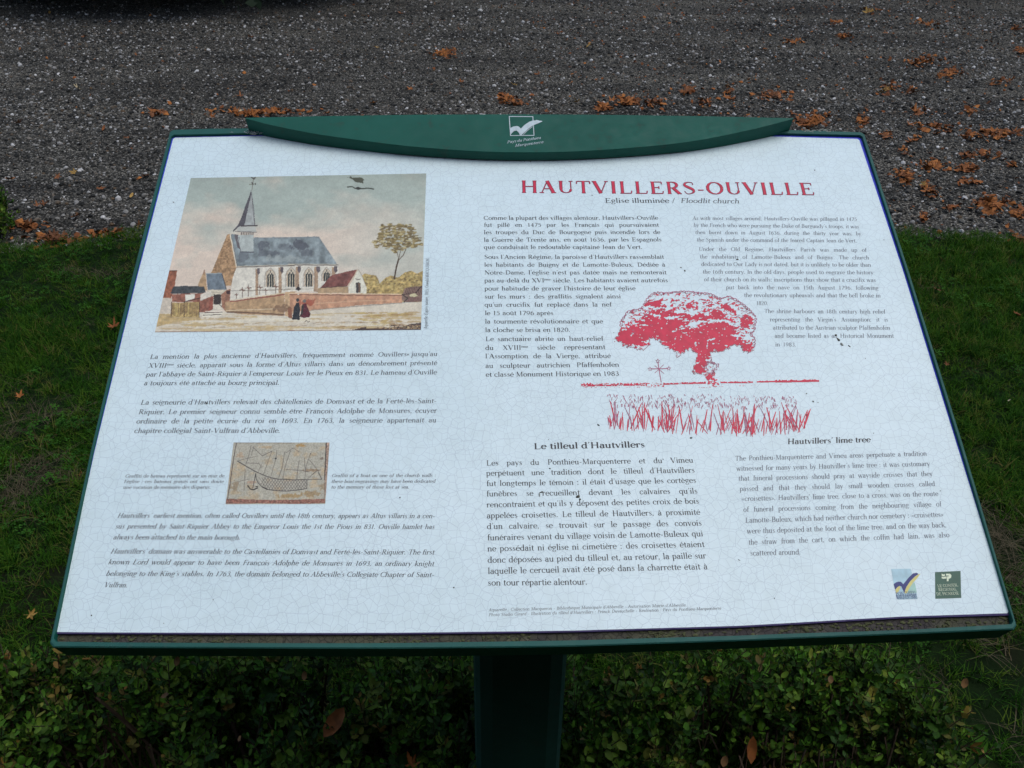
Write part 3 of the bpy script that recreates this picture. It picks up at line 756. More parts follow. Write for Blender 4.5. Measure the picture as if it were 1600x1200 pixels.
rings = [([B(u, v, -.011) for u, v in Li]), [B(u, v, HL) for u, v in Li], [B(u, v, HL) for u, v in shrink(Lo, .0012)], [B(u, v, HL - .0012) for u, v in Lo],
         [B(u, v, -.030) for u, v in Lo], [B(u, v, -.032) for u, v in shrink(Lo, .002)]]
vs = [v for r_ in rings for v in r_]; fs = []
for k in range(len(rings) - 1):
    for i in range(n):
        j = (i + 1) % n; fs.append((k * n + i, k * n + j, (k + 1) * n + j, (k + 1) * n + i))
fs.append(tuple((len(rings) - 1) * n + i for i in range(n)))
mesh_obj('frame', vs, fs, [M['green'], M['worn_sheen_green']], board, fmat=[1 if k // n in (1, 2) else 0 for k in range(len(fs))])
def m_gutter():
    m, nt, b = new_mat('grimy_gutter')
    o = objco(nt); n1 = noise(nt, 60, 5, .7, o); n2 = noise(nt, 14, 3, .6, o)
    v = nt.nodes.new('ShaderNodeTexVoronoi'); v.feature = 'DISTANCE_TO_EDGE'; v.inputs['Scale'].default_value = 140; nt.links.new(o, v.inputs['Vector'])
    r = ramp(nt, [(.3, (.018, .017, .013)), (.55, (.055, .052, .038)), (.75, (.13, .13, .095))]); nt.links.new(n1.outputs[0], r.inputs[0])
    r2 = ramp(nt, [(.42, (.045, .038, .05)), (.58, (.075, .08, .045))]); nt.links.new(n2.outputs[0], r2.inputs[0])
    c = mixc(nt, .5, r.outputs[0], r2.outputs[0])
    rr = ramp(nt, [(0, (.25, .25, .25)), (.08, (1, 1, 1))]); nt.links.new(v.outputs['Distance'], rr.inputs[0])
    nt.links.new(mixc(nt, 1.0, c, rr.outputs[0], 'MULTIPLY'), b.inputs['Base Color']); b.inputs['Roughness'].default_value = .95
    bump(nt, b, n1.outputs[0], .7, .003); return m
M['gutter'] = m_gutter()
mesh_obj('gutter_bed', [B(u, v, -.0042 if v < .1 else -.009) for u, v in Li], [tuple(range(n))][::-1], M['gutter'], board)
# lichen and grime clumps in the lower gutter
M['lichen'] = m_rand('grey_green_lichen', [(0, (.06, .066, .035)), (.5, (.10, .11, .055)), (1, (.19, .2, .13))], .95, .1, 200)
S = []; FF = []; q = random.Random(4)
def lump(c, rx, ry, rz, S, FF, q, ax=EX, ay=EV, az=EN):
    bm = bmesh.new(); bmesh.ops.create_icosphere(bm, subdivisions=1, radius=1); b = len(S)
    for v in bm.verts:
        k = q.uniform(.6, 1.25); S.append(c + ax * v.co.x * rx * k + ay * v.co.y * ry * k + az * v.co.z * rz * k)
    FF += [tuple(b + v.index for v in f.verts) for f in bm.faces]; bm.free()
for i in range(230):
    c0 = q.choice([(1270, .5), (1330, .6), (1430, .6), (1350, .8), (1080, .2), (1030, .3), (1520, .4), (1545, .4), (180, .5), (250, .6), (350, .4), (630, .3), (780, .5), (1180, .5)])
    x = c0[0] + q.gauss(0, 38); x = min(1572, max(95, x))
    yl = np.interp(x, [83, 600, 880, 1200, 1585], [990, 992, 989, 979, 963]); yh = np.interp(x, [83, 600, 880, 1200, 1585], [1002, 1005, 1001, 991, 976])
    u, v = P(x, yl + (yh - yl) * q.random(), -.004)
    lump(B(u, v, -.0035), q.uniform(.001, .0035), q.uniform(.0008, .002), q.uniform(.0005, .0012), S, FF, q)
o = mesh_obj('lichen', S, FF, M['lichen'], board); tag(o, kind='stuff')

# enamel sheet and its coloured rim
Ls = loop(SHEET, 0.0, .0025); Lr = loop(RIM, 0.0, .003)
vs = [B(u, v, 0) for u, v in Ls]; uv = [(u + 1, v + 1) for u, v in Ls]
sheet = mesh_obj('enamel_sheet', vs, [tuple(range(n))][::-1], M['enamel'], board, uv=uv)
if sheet.data.polygons[0].normal.z < 0: sheet.data.flip_normals()
vs = [B(u, v, -.0003) for u, v in Ls] + [B(u, v, -.0006) for u, v in Lr] + [B(u, v, -.0041) for u, v in Lr]
# frayed lower edge
fs = [(k * n + i, k * n + (i + 1) % n, (k + 1) * n + (i + 1) % n, (k + 1) * n + i) for k in range(2) for i in range(n)]
mesh_obj('sheet_rim', vs, fs, [M['blue_edge'], M['grimy_edge']], sheet, fmat=[1 if 2 * NS - 1 <= i % n < 3 * NS else 0 for i in range(len(fs))])

# header: wedge-shaped lens above the top of the sheet
hc, ht = .017, .028
vc = P(815, 238, hc)[1]; vt = P(815, 178, ht)[1]; slope = (ht - hc) / (vt - vc)
cap_p = B(0, vc, hc); cap_n = np.cross(EX, EV * (vt - vc) + EN * (ht - hc)); cap_n /= np.linalg.norm(cap_n)
def PC(x, y):
    w = hit(x, y, cap_p, cap_n) - O; return float(np.dot(w, EX)), float(np.dot(w, EV))
def BC(u, v, d=0.0): return O + EX * u + EV * v + EN * (hc + (v - vc) * slope) + cap_n * d
ARC = [(383, 184.7), (401, 189.5), (420, 194.5), (460, 203), (510, 212), (600, 224.3), (651, 230), (735, 236.3), (815, 238.5), (912, 236.5), (1025, 228), (1100, 218), (1175, 202.3), (1210, 193.5), (1240, 185.3)]
TOPE = [(1240, 184.2), (1100, 181), (950, 178.8), (815, 178), (650, 178.6), (500, 181), (383, 183.6)]
ap = catmull([PC(*p) for p in ARC], 4); tp = resample([PC(*p) for p in TOPE], 20)
out = [tuple(p[:2]) for p in ap] + tp
n2 = len(out)
cc = np.mean(np.array(out), 0)
inn = [tuple(np.array(p) + (cc - np.array(p)) * np.array([.002, .02])) for p in out]
vs = [BC(u, v, 0) for u, v in inn] + [BC(u, v, -.0010) for u, v in out] + [B(u, v, .0022 if v < .695 else -.012) for u, v in out]
fs = [tuple(range(n2))] + [(k * n2 + i, (k + 1) * n2 + i, (k + 1) * n2 + (i + 1) % n2, k * n2 + (i + 1) % n2) for k in range(2) for i in range(n2)]
fs.append(tuple(2 * n2 + i for i in reversed(range(n2))))
header = mesh_obj('header', vs, fs, M['green'], board)
S = Sheet()
z7 = lambda x, y: PC(740 + x / 10, 160 + y / 10)
for a, b in (((553, 222), (925, 225)), ((925, 222), (944, 520)), ((946, 518), (574, 521)), ((577, 523), (556, 219))):
    A, C_ = z7(*a), z7(*b); S.strip([(A[0], A[1], .0011), (C_[0], C_[1], .0011)], .0004 + .00002 * len(S.f))
S.poly([z7(*p) for p in [(577, 402), (620, 381), (680, 372), (712, 385), (738, 412), (800, 352), (870, 306), (930, 284), (960, 287), (985, 277), (1030, 290), (1072, 293), (1072, 303), (1000, 335), (930, 362), (860, 412), (790, 478), (748, 514), (724, 516), (700, 470), (672, 444), (630, 452), (598, 485), (577, 508)]], .0006)
o = mesh_obj('emblem', [BC(*p) for p in S.v], S.f, M['white_print'], header)
S2 = Sheet()
S2.strip([(*z7(775, 512), .0006), (*z7(830, 455), .0008), (*z7(900, 398), .0008), (*z7(945, 372), .0004)], .0008)
mesh_obj('emblem_stroke', [BC(*p) for p in S2.v], S2.f, M['white_print'], header)
EML = (z7(700, 600)[1] - z7(700, 640)[1]) / .67
S = Sheet()
set_line(S, 'Pays du Ponthieu', z7(520, 645), z7(1050, 572), EML, 1.35, slant=.35, bold=.5, thin=.03)
set_line(S, 'Marquenterre', z7(645, 698), z7(1088, 640), EML, 1.5, slant=.35, bold=.5, thin=.03)
mesh_obj('emblem_lettering', [BC(p[0], p[1], p[2] + .0004) for p in S.v], S.f, M['white_print'], header)

# post and bracket under the board
PY = 0.17
pl = hit(739, 1030, np.array([0, PY, 0]), np.array([0, 1., 0])); pr_ = hit(891, 1030, np.array([0, PY, 0]), np.array([0, 1., 0]))
pcx, pw = (pl[0] + pr_[0]) / 2, (pr_[0] - pl[0]) / 2
prof = [(-1, .12), (-1, .04), (-.96, .018), (-.86, .006), (-.6, -.002), (0, -.006), (.6, -.002), (.86, .006), (.96, .018), (1, .04), (1, .12)]
vs = []; fs = []
levels = [(-.05, 1), (.2, 1), (.5, 1), (.80, 1), (.875, 1.0)]
for z, k in levels:
    vs += [(pcx + a * pw * k, PY + b, z + (b * .45 if z > .85 else 0)) for a, b in prof]
m_ = len(prof)
for k in range(len(levels) - 1):
    for i in range(m_): fs.append((k * m_ + i, k * m_ + (i + 1) % m_, (k + 1) * m_ + (i + 1) % m_, (k + 1) * m_ + i))
fs.append(tuple((len(levels) - 1) * m_ + i for i in range(m_)))
mesh_obj('post', vs, fs, M['green_dark'], board, smooth=False)
def boxv(x0, x1, y0, y1, z0, z1, f=lambda u, v, h: (u, v, h)):
    c = [(x, y, z) for z in (z0, z1) for y in (y0, y1) for x in (x0, x1)]
    return [f(*p) for p in c], [(0, 2, 3, 1), (4, 5, 7, 6), (0, 1, 5, 4), (2, 6, 7, 3), (0, 4, 6, 2), (1, 3, 7, 5)]
v_, f_ = boxv(-.30, .34, .12, .62, -.046, -.0325, lambda u, v, h: B(u, v, h))
mesh_obj('support_plate', v_, f_, M['green_dark'], board)

# ------------------------------------------------------------------ printed paragraphs
T_ = lambda t, x0, y0, x1, y1: (t, (x0, y0), (x1, y1))
# title: dark letters with a crimson filling on top
def title():
    a, b = P(812.5, 301.2), P(1275.5, 304.9); em = (P(812, 282.3)[1] - P(812, 301.2)[1]) / .67
    mid = P(1045, 301.6)
    S = Sheet(); set_line(S, 'HAUTVILLERS-OUVILLE', a, b, em, 1, bold=1.32, thin=.012, track=.03)
    o = board_mesh('title', S, M['title_dark'], sheet)
    S = Sheet(); set_line(S, 'HAUTVILLERS-OUVILLE', a, b, em, 1, bold=1.26, thin=-.026, track=.03, h=.00040)
    board_mesh('title_filling', S, M['red'], sheet)
M['title_dark'] = m_flat('title_ink', ink(105, 50, 82))
title()
paragraph('subtitle', [T_('Eglise illuminée /', 945.3, 316.9, 1056, 317)], 7.2, sheet, M['text'], bold=1.1)
paragraph('subtitle', [T_('Floodlit church', 1063, 317, 1155.3, 317.9)], 7.2, sheet, M['text_mid'], slant=.2)
paragraph('paragraph', [T_('La mention la plus ancienne d\'Hautvillers, fréquemment nommé Ouvillers jusqu\'au', 233.6, 560.9, 683.3, 556.3),
  T_('XVIII^ème^ siècle, apparaît sous la forme d\'Altus villaris dans un dénombrement présenté', 230.9, 574.7, 682.9, 570.3),
  T_('par l\'abbaye de Saint-Riquier à l\'empereur Louis Ier le Pieux en 831. Le hameau d\'Ouville', 227.6, 588.5, 682.6, 584.9),
  T_('a toujours été attaché au bourg principal.', 224.4, 602, 436.4, 601.3)], 7.0, sheet, M['text_mid'], slant=.1)
paragraph('paragraph', [T_('La seigneurie d\'Hautvillers relevait des châtellenies de Domvast et de la Ferté-lès-Saint-', 219, 632.4, 682.1, 629.9),
  T_('Riquier. Le premier seigneur connu semble être François Adolphe de Monsures, écuyer', 215.6, 647.3, 682.6, 645),
  T_('ordinaire de la petite écurie du roi en 1693. En 1763, la seigneurie appartenait au', 212.3, 661.9, 681.6, 660),
  T_('chapitre collégial Saint-Vulfran d\'Abbeville.', 209, 676.7, 437.6, 676.3)], 7.4, sheet, M['text_mid'], slant=.1)
paragraph('caption', [T_('Graffiti de bateau représenté sur un mur de', 195.3, 746.3, 350.3, 746), T_('l\'église : ces bateaux gravés ont sans doute', 193.5, 754.8, 349.4, 754.8),
  T_('une vocation de mémoire des disparus.', 192, 763.9, 329.4, 763.6)], 5.0, sheet, M['text_mid'], slant=.12)
paragraph('caption', [T_('Graffiti of a boat on one of the church walls :', 517.9, 745.7, 681, 745.3), T_('these boat engravings may have been dedicated', 517.3, 754.8, 680.1, 754.4),
  T_('to the memory of those lost at sea.', 517, 763.5, 639.3, 763.5)], 5.2, sheet, M['text_mid'], slant=.22)
paragraph('paragraph', [T_('Hautvillers\' earliest mention, often called Ouvillers until the 18th century, appears as Altus villaris in a cen-', 182.6, 809.2, 679.2, 809.7),
  T_('sus presented by Saint-Riquier Abbey to the Emperor Louis the 1st the Pious in 831. Ouville hamlet has', 179.4, 826, 678.7, 826.6),
  T_('always been attached to the main borough.', 176.3, 842.9, 375.3, 843.6)], 7.4, sheet, M['text_mid'], slant=.24)
paragraph('paragraph', [T_('Hautvillers\' domain was answerable to the Castellanies of Domvast and Ferté-lès-Saint-Riquier. The first', 172.1, 865, 678.3, 866.5),
  T_('known Lord would appear to have been François Adolphe de Monsures in 1693, an ordinary knight', 168.5, 881.7, 677.9, 884.6),
  T_('belonging to the King\'s stables. In 1763, the domain belonged to Abbeville\'s Collegiate Chapter of Saint-', 164.9, 899.8, 677.9, 901.8),
  T_('Vulfran.', 161.8, 917.6, 198.9, 917.9)], 7.6, sheet, M['text_mid'], slant=.24)
paragraph('paragraph', [T_('Comme la plupart des villages alentour, Hautvillers-Ouville', 755.6, 343.6, 1028.6, 343.2), T_('fut pillé en 1475 par les Français qui poursuivaient', 756, 354.4, 1030, 354.4),
  T_('les troupes du Duc de Bourgogne puis incendié lors de', 756, 366, 1032, 365.6), T_('la Guerre de Trente ans, en août 1636, par les Espagnols', 756, 377.8, 1034, 377.2),
  T_('que conduisait le redoutable capitaine Jean de Vert.', 756, 389.2, 1004, 389)], 6.0, sheet, M['text'], bold=1.05)
paragraph('paragraph', [T_('Sous l\'Ancien Régime, la paroisse d\'Hautvillers rassemblait', 756.4, 404.6, 1038, 404.4), T_('les habitants de Buigny et de Lamotte-Buleux. Dédiée à', 756.6, 416.8, 1040, 416.6),
  T_('Notre-Dame, l\'église n\'est pas datée mais ne remonterait', 756.8, 429, 1042, 428.6), T_('pas au-delà du XVI^ème^ siècle. Les habitants avaient autrefois', 756.8, 441.4, 1044, 441),
  T_('pour habitude de graver l\'histoire de leur église', 757, 454, 993.4, 453.6), T_('sur les murs : des graffitis signalent ainsi', 757, 466.6, 970.4, 466.2),
  T_('qu\'un crucifix fut replacé dans la nef', 757, 479.4, 956, 479), T_('le 15 août 1796 après', 757.6, 492.4, 865, 492.4),
  T_('la tourmente révolutionnaire et que', 757.8, 505.6, 942.4, 505.2), T_('la cloche se brisa en 1820.', 758, 519, 891.4, 518.6)], 6.2, sheet, M['text'], bold=1.05)
paragraph('paragraph', [T_('Le sanctuaire abrite un haut-relief', 758.4, 533, 943, 532.4), T_('du XVIII^ème^ siècle représentant', 758.2, 546.9, 946.3, 545.6),
  T_('l\'Assomption de la Vierge, attribué', 758.2, 560, 954.7, 559.4), T_('au sculpteur autrichien Pfaffenhofen', 758.4, 575, 967.8, 573.1),
  T_('et classé Monument Historique en 1983', 758.8, 588.7, 967.8, 587.2)], 6.9, sheet, M['text'], bold=1.05)
paragraph('paragraph', [T_('As with most villages around, Hautvillers-Ouville was pillaged in 1475', 1081.8, 343.6, 1339, 345.2), T_('by the French who were pursuing the Duke of Burgundy\'s troops, it was', 1083.6, 354.4, 1342.4, 356.9),
  T_('then burnt down in August 1636, during the thirty year was, by', 1086.1, 365.7, 1345.8, 367.9), T_('the Spanish under the command of the feared Captain Jean de Vert.', 1088.4, 377.4, 1339, 379)], 5.6, sheet, M['text_grey'], slant=.2)
paragraph('paragraph', [T_('Under the Old Regime, Hautvillers Parish was made up of', 1091.5, 392, 1354.1, 393.6), T_('the inhabitants of Lamotte-Buleux and of Buigny. The church', 1093.1, 403.9, 1358.2, 405.5),
  T_('dedicated to Our Lady is not dated, but it is unlikely to be older than', 1095.3, 415.6, 1361.1, 416.8), T_('the 16th century. In the old days, people used to engrave the history', 1097.6, 427.6, 1364.9, 428.7),
  T_('of their church on its walls; inscriptions thus show that a crucifix was', 1099.8, 439.5, 1368.7, 440.6), T_('put back into the nave on 15th August 1796, following', 1134.3, 451.9, 1372.8, 452.8),
  T_('the revolutionary upheavals and that the bell broke in', 1162.4, 464.2, 1376.2, 464.9), T_('1820.', 1181.5, 476.8, 1200.2, 476.8)], 5.9, sheet, M['text_grey'], slant=.2)
paragraph('paragraph', [T_('The shrine harbours an 18th century high relief', 1193.9, 489.2, 1383.4, 490.1), T_('representing the Virgin\'s Assumption; it is', 1202.9, 502.3, 1387.9, 502.5),
  T_('attributed to the Austrian sculptor Pfaffenhofen', 1207.8, 515.1, 1391.2, 515.3), T_('and became listed as an Historical Monument', 1210.3, 527.9, 1396.9, 527.9),
  T_('in 1983.', 1211.2, 541.4, 1244.1, 541.6)], 6.3, sheet, M['text_grey'], slant=.2)
paragraph('heading', [T_('Le tilleul d\'Hautvillers', 834, 701.9, 1008.1, 698.9)], 9.3, sheet, M['text'], bold=1.45)
paragraph('heading', [T_('Hautvillers\' lime tree', 1230, 694.2, 1360.5, 690.8)], 8.6, sheet, M['text'], slant=.2, bold=1.4)
paragraph('paragraph', [T_('Les pays du Ponthieu-Marquenterre et du Vimeu', 759.7, 727.5, 1083.7, 722.8), T_('perpétuent une tradition dont le tilleul d\'Hautvillers', 759.7, 743.4, 1086, 738.4),
  T_('fut longtemps le témoin : il était d\'usage que les cortèges', 760, 759.6, 1088.4, 754.3), T_('funèbres se recueillent devant les calvaires qu\'ils', 760, 775.7, 1090.3, 771),
  T_('rencontraient et qu\'ils y déposent des petites croix de bois', 760.3, 792.8, 1092.7, 786.9), T_('appelées croisettes. Le tilleul de Hautvillers, à proximité', 760.5, 809.9, 1094.6, 804.2),
  T_('d\'un calvaire, se trouvait sur le passage des convois', 760.8, 826.8, 1097, 821.3), T_('funéraires venant du village voisin de Lamotte-Buleux qui', 761.3, 844.4, 1099.1, 837.9),
  T_('ne possédait ni église ni cimetière : des croisettes étaient', 761.6, 861.7, 1101.5, 854.6), T_('donc déposées au pied du tilleul et, au retour, la paille sur', 761.8, 879.5, 1103.9, 872.4),
  T_('laquelle le cercueil avait été posé dans la charrette était à', 762.2, 896.9, 1106.2, 889.5), T_('son tour répartie alentour.', 762.2, 915.1, 918.1, 913.5)], 8.3, sheet, M['text'], bold=1.02)
paragraph('paragraph', [T_('The Ponthieu-Marquenterre and Vimeu areas perpetuate a tradition', 1148.3, 720, 1448.3, 712), T_('witnessed for many years by Hautviller\'s lime tree : it was customary', 1150.5, 735.8, 1453.3, 728),
  T_('that funeral processions should pray at wayside crosses that they', 1153.8, 751.3, 1457.5, 743.8), T_('passed and that they should lay small wooden crosses called', 1155.8, 767.5, 1461.3, 759.5),
  T_('<croisettes>. Hautvillers\' lime tree, close to a cross, was on the route', 1158.8, 783, 1466.3, 775), T_('of funeral processions coming from the neighbouring village of', 1161.3, 800, 1471.3, 791.3),
  T_('Lamotte-Buleux, which had neither church nor cemetery : <croisettes>', 1164.3, 817, 1474.5, 807.5), T_('were thus deposited at the foot of the lime tree, and on the way back,', 1166.8, 833.8, 1479.3, 823.8),
  T_('the straw from the cart, on which the coffin had lain, was also', 1169.3, 851.3, 1483.8, 839.5), T_('scattered around.', 1172, 868.3, 1251.3, 866.3)], 7.5, sheet, M['text_grey'], slant=.2, bold=1.05)
def sans(name, lines, em_px, mat, slant=0.0, at=None, h=.00018, parent=None, fixed=None):
    """plain strokes of one width: drop the serifs"""
    global TN
    S = Sheet(); x0, y0 = lines[0][1]
    em = fixed or (P(x0, y0 - em_px)[1] - P(x0, y0)[1]) / .67
    for t, a, b in lines:
        g_, sp_ = widths(t); xs_ = math.dist(P(*a), P(*b)) / (em * (g_ + .3 * sp_)) if sp_ else .9
        S0 = Sheet(); set_line(S0, t, P(*a), P(*b), em, xs_, slant=slant, bold=.62, thin=.012, h=h)
        bb = len(S.v); S.v += S0.v; S.f += [tuple(i + bb for i in f) for f in S0.f]
    return board_mesh(name, S, mat, parent or sheet)
sans('credit_line', [T_('Aquarelle : Collection Macqueron - Bibliothèque Municipale d\'Abbeville - Autorisation Mairie d\'Abbeville', 763.3, 955.3, 1071.3, 947.5),
  T_('Photo Studio Girard - Illustration du tilleul d\'Hautvillers : Franck Duvauchelle - Réalisation : Pays du Ponthieu-Marquenterre', 763.3, 963, 1127, 952.5)], 4.6, M['text_mid'], .2)
sans('credit_line', [T_('Aquarelle d\'après nature, 1855, Oswald MACQUERON', 667.6, 513.8, 670.8, 404)], 4, M['text_mid'], fixed=.0066)

# ------------------------------------------------------------------ printed pictures (flat colour per point of a fine mesh)
def quadmap(corners):
    """projective map of the unit square (s right, t up) onto the four board points TL, TR, BR, BL"""
    src = [(0, 1), (1, 1), (1, 0), (0, 0)]; A = []; b_ = []
    for (s, t), (u, v) in zip(src, corners):
        A.append([s, t, 1, 0, 0, 0, -u * s, -u * t]); b_.append(u); A.append([0, 0, 0, s, t, 1, -v * s, -v * t]); b_.append(v)
    hh = np.append(np.linalg.solve(np.array(A), np.array(b_)), 1).reshape(3, 3)
    def f(s, t):
        w = hh[2, 0] * s + hh[2, 1] * t + hh[2, 2]
        return (hh[0, 0] * s + hh[0, 1] * t + hh[0, 2]) / w, (hh[1, 0] * s + hh[1, 1] * t + hh[1, 2]) / w
    return f
BC_T = CW.T
def survey(u, v, h=0.0):
    """board metres to the coordinates of the survey photograph of the print"""
    p = O[:, None] + EX[:, None] * u.ravel() + EV[:, None] * v.ravel() + (EN * h)[:, None] - CAM[:, None]
    c = BC_T @ p
    return (800 + FPX * c[0] / c[2]).reshape(u.shape), (600 + FPX * c[1] / c[2]).reshape(u.shape)
def inpoly(x, y, poly):
    r = np.zeros(x.shape, bool); n = len(poly)
    for i in range(n):
        x0, y0 = poly[i]; x1, y1 = poly[(i + 1) % n]
        if y0 == y1: continue
        c = ((y0 > y) != (y1 > y)) & (x < (x1 - x0) * (y - y0) / (y1 - y0) + x0); r ^= c
    return r
class Canvas:
    def __init__(s, corners, nx, ny):
        f = quadmap([P(*c) for c in corners]); S_, T2 = np.meshgrid(np.linspace(0, 1, nx), np.linspace(0, 1, ny))
        s.u, s.v = f(S_, T2); s.nx, s.ny = nx, ny
        s.X, s.Y = survey(s.u, s.v); s.X0, s.Y0 = s.X.copy(), s.Y.copy()
        s.c = np.zeros((ny, nx, 3))
    def wobble(s, amt, scale, seed):
        s.X = s.X0 + (fbm(s.X0 / scale, s.Y0 / scale, seed) - .5) * 2 * amt; s.Y = s.Y0 + (fbm(s.X0 / scale + 50, s.Y0 / scale, seed + 9) - .5) * 2 * amt
    def put(s, mask, rgb, a=1.0):
        m = (mask.astype(float) * a)[..., None]; s.c = s.c * (1 - m) + np.array(rgb, float) * m
    def poly(s, pts, rgb, a=1.0, tex=0.0, sc=5, seed=1):
        m = inpoly(s.X, s.Y, pts); c = np.array(rgb, float)[None, None] * (1 + tex * 2 * (fbm(s.X0 / sc, s.Y0 / sc, seed)[..., None] - .5))
        mm = (m * a)[..., None]; s.c = s.c * (1 - mm) + c * mm
    def line(s, pts, w, rgb, a=1.0):
        xs_ = [p[0] for p in pts]; ys_ = [p[1] for p in pts]; W_ = s.win(min(xs_) - 4, max(xs_) + 4, min(ys_) - 4, max(ys_) + 4)
        if W_ is None: return
        X_, Y_ = s.X[W_], s.Y[W_]; d = np.full(X_.shape, 1e9)
        for (x0, y0), (x1, y1) in zip(pts, pts[1:]):
            dx, dy = x1 - x0, y1 - y0; L = dx * dx + dy * dy + 1e-9; t = np.clip(((X_ - x0) * dx + (Y_ - y0) * dy) / L, 0, 1)
            d = np.minimum(d, np.hypot(X_ - x0 - t * dx, Y_ - y0 - t * dy))
        m = (np.clip((w / 2 + .25 - d) / .5, 0, 1) * a)[..., None]; s.c[W_] = s.c[W_] * (1 - m) + np.array(rgb, float) * m
    def win(s, xa, xb, ya, yb):
        rows = np.where((s.Y0.max(1) > ya) & (s.Y0.min(1) < yb))[0]
        if not len(rows): return None
        r0, r1 = rows[0], rows[-1] + 1; sub_ = s.X0[r0:r1]; c = np.where((sub_.max(0) > xa) & (sub_.min(0) < xb))[0]
        return (slice(r0, r1), slice(c[0], c[-1] + 1)) if len(c) else None
    def blob(s, cx, cy, rx, ry, rgb, a=1.0, tex=.5, sc=3, seed=1):
        k = 1.1 + tex; w = s.win(cx - rx * k, cx + rx * k, cy - ry * k, cy + ry * k)
        if w is None: return
        X_, Y_ = s.X0[w], s.Y0[w]
        r = np.hypot((X_ - cx) / rx, (Y_ - cy) / ry) + tex * 2 * (fbm(X_ / sc, Y_ / sc, seed % 60) - .5)
        m = (np.clip((1.05 - r) / .25, 0, 1) * a)[..., None]; s.c[w] = s.c[w] * (1 - m) + np.array(rgb, float) * m
    def build(s, name, parent, h=.00025):
        n = s.nx * s.ny; k = np.arange(n).reshape(s.ny, s.nx)
        fs = np.stack([k[:-1, :-1], k[:-1, 1:], k[1:, 1:], k[1:, :-1]], -1).reshape(-1, 4)
        W = (O[:, None] + EX[:, None] * s.u.ravel() + EV[:, None] * s.v.ravel() + (EN * h)[:, None]).T - origin_of(parent)
        me = bpy.data.meshes.new(name); me.vertices.add(n); me.vertices.foreach_set('co', W.astype(np.float32).ravel())
        me.loops.add(len(fs) * 4); me.loops.foreach_set('vertex_index', fs.ravel().astype(np.int32))
        me.polygons.add(len(fs)); me.polygons.foreach_set('loop_start', (np.arange(len(fs)) * 4).astype(np.int32)); me.polygons.foreach_set('loop_total', np.full(len(fs), 4, dtype=np.int32))
        me.update(calc_edges=True)
        c8 = np.clip(s.c, 0, 255) / 255.0; L = np.where(c8 <= .04045, c8 / 12.92, ((c8 + .055) / 1.055) ** 2.4)
        L = np.clip(np.array(WALB) * L / np.array(WREF), 0, .9); rgba = np.concatenate([L.reshape(-1, 3), np.ones((n, 1))], 1)
        at = me.color_attributes.new('ink', 'FLOAT_COLOR', 'POINT'); at.data.foreach_set('color', rgba.astype(np.float32).ravel())
        lay = me.uv_layers.new(name='board'); uvs = np.stack([s.u.ravel() + 1, s.v.ravel() + 1], -1)[fs.ravel()]; lay.data.foreach_set('uv', uvs.astype(np.float32).ravel())
        me.materials.append(M['print']); return link(bpy.data.objects.new(name, me), parent)

K = 6.957
z2 = lambda *a: [(230 + x / K, 260 + y / K) for x, y in a]
z3 = lambda *a: [(450 + x / K, 260 + y / K) for x, y in a]
z4 = lambda *a: [(230 + x / K, 380 + y / K) for x, y in a]
z5 = lambda *a: [(450 + x / K, 380 + y / K) for x, y in a]
cv = Canvas([(298.3, 278.4), (666, 271.2), (657.7, 515.4), (242.2, 519.3)], 520, 330)
X0, Y0 = cv.X0, cv.Y0
# sky washes
t = np.clip((Y0 - 275) / 190, 0, 1)[..., None]
n1 = fbm(X0 / 70, Y0 / 34, 3, 4)[..., None]; n2_ = fbm(X0 / 26, Y0 / 15, 8, 4)[..., None]
blue = np.array([160, 174, 178.]); pink = np.array([208, 193, 190.]); mid = np.array([184, 186, 187.])
right = np.clip((X0 - 500) / 130, 0, 1)[..., None]
warm = np.clip(t * 1.7 - .08 + (n1 - .5) * 2.1, 0, 1)
cv.c = blue * (1 - warm) + (pink * (1 - right) + mid * right) * warm
cv.c *= 1 + (n2_ - .5) * .10
topd = np.clip((300 - Y0) / 40, 0, 1)[..., None]; cv.c *= 1 - .10 * topd * n1 * 1.6
cv.wobble(.7, 6, 31)
# far bushes and tree
cv.poly(z5((790, 560), (800, 360), (830, 330), (900, 345), (960, 350), (985, 400), (1000, 440), (1060, 380), (1120, 350), (1200, 375), (1270, 320), (1340, 300), (1400, 330), (1470, 300), (1470, 640), (790, 640)), (168, 146, 96), 1, .45, 3.5, 5)
for i in range(260):
    x = 566 + 94 * rng.random(); y = 428 + 30 * rng.random() + (5 if 588 < x < 600 else 0)
    cv.blob(x, y, 1.8, 1.4, rng.choice([(184, 166, 110), (128, 108, 74), (166, 142, 92), (104, 90, 70), (200, 186, 136)]), .6, .4, 2, i) if inpoly(np.array([[x]]), np.array([[y]]), z5((800, 540), (800, 360), (900, 345), (985, 400), (1000, 440), (1060, 380), (1200, 375), (1340, 300), (1460, 300), (1460, 500)))[0, 0] else None
for i in range(420):
    a = rng.random() * 6.28; r = rng.random() ** .5 * (1 + .12 * math.sin(5 * a)); x = 621 + 35 * r * math.cos(a); y = 370 + 21 * r * math.sin(a) + .004 * (x - 621) ** 2 + 2.2 * math.sin(x * .45)
    cv.blob(x, y, rng.uniform(1.6, 4.2), rng.uniform(.9, 1.8), rng.choice([(132, 116, 76), (150, 132, 88), (104, 90, 62), (186, 172, 130), (120, 104, 74)]), .8, .7, 2, i)
cv.line([(622.5, 406), (620, 415), (617.5, 426), (616.5, 436)], 2.4, (84, 68, 58)); cv.line([(622.5, 407), (621, 395), (613, 390)], 1, (92, 76, 64)); cv.line([(622.5, 407), (631, 398), (634, 390)], 1.1, (92, 76, 64)); cv.line([(623, 405), (626, 392)], .9, (92, 76, 64))
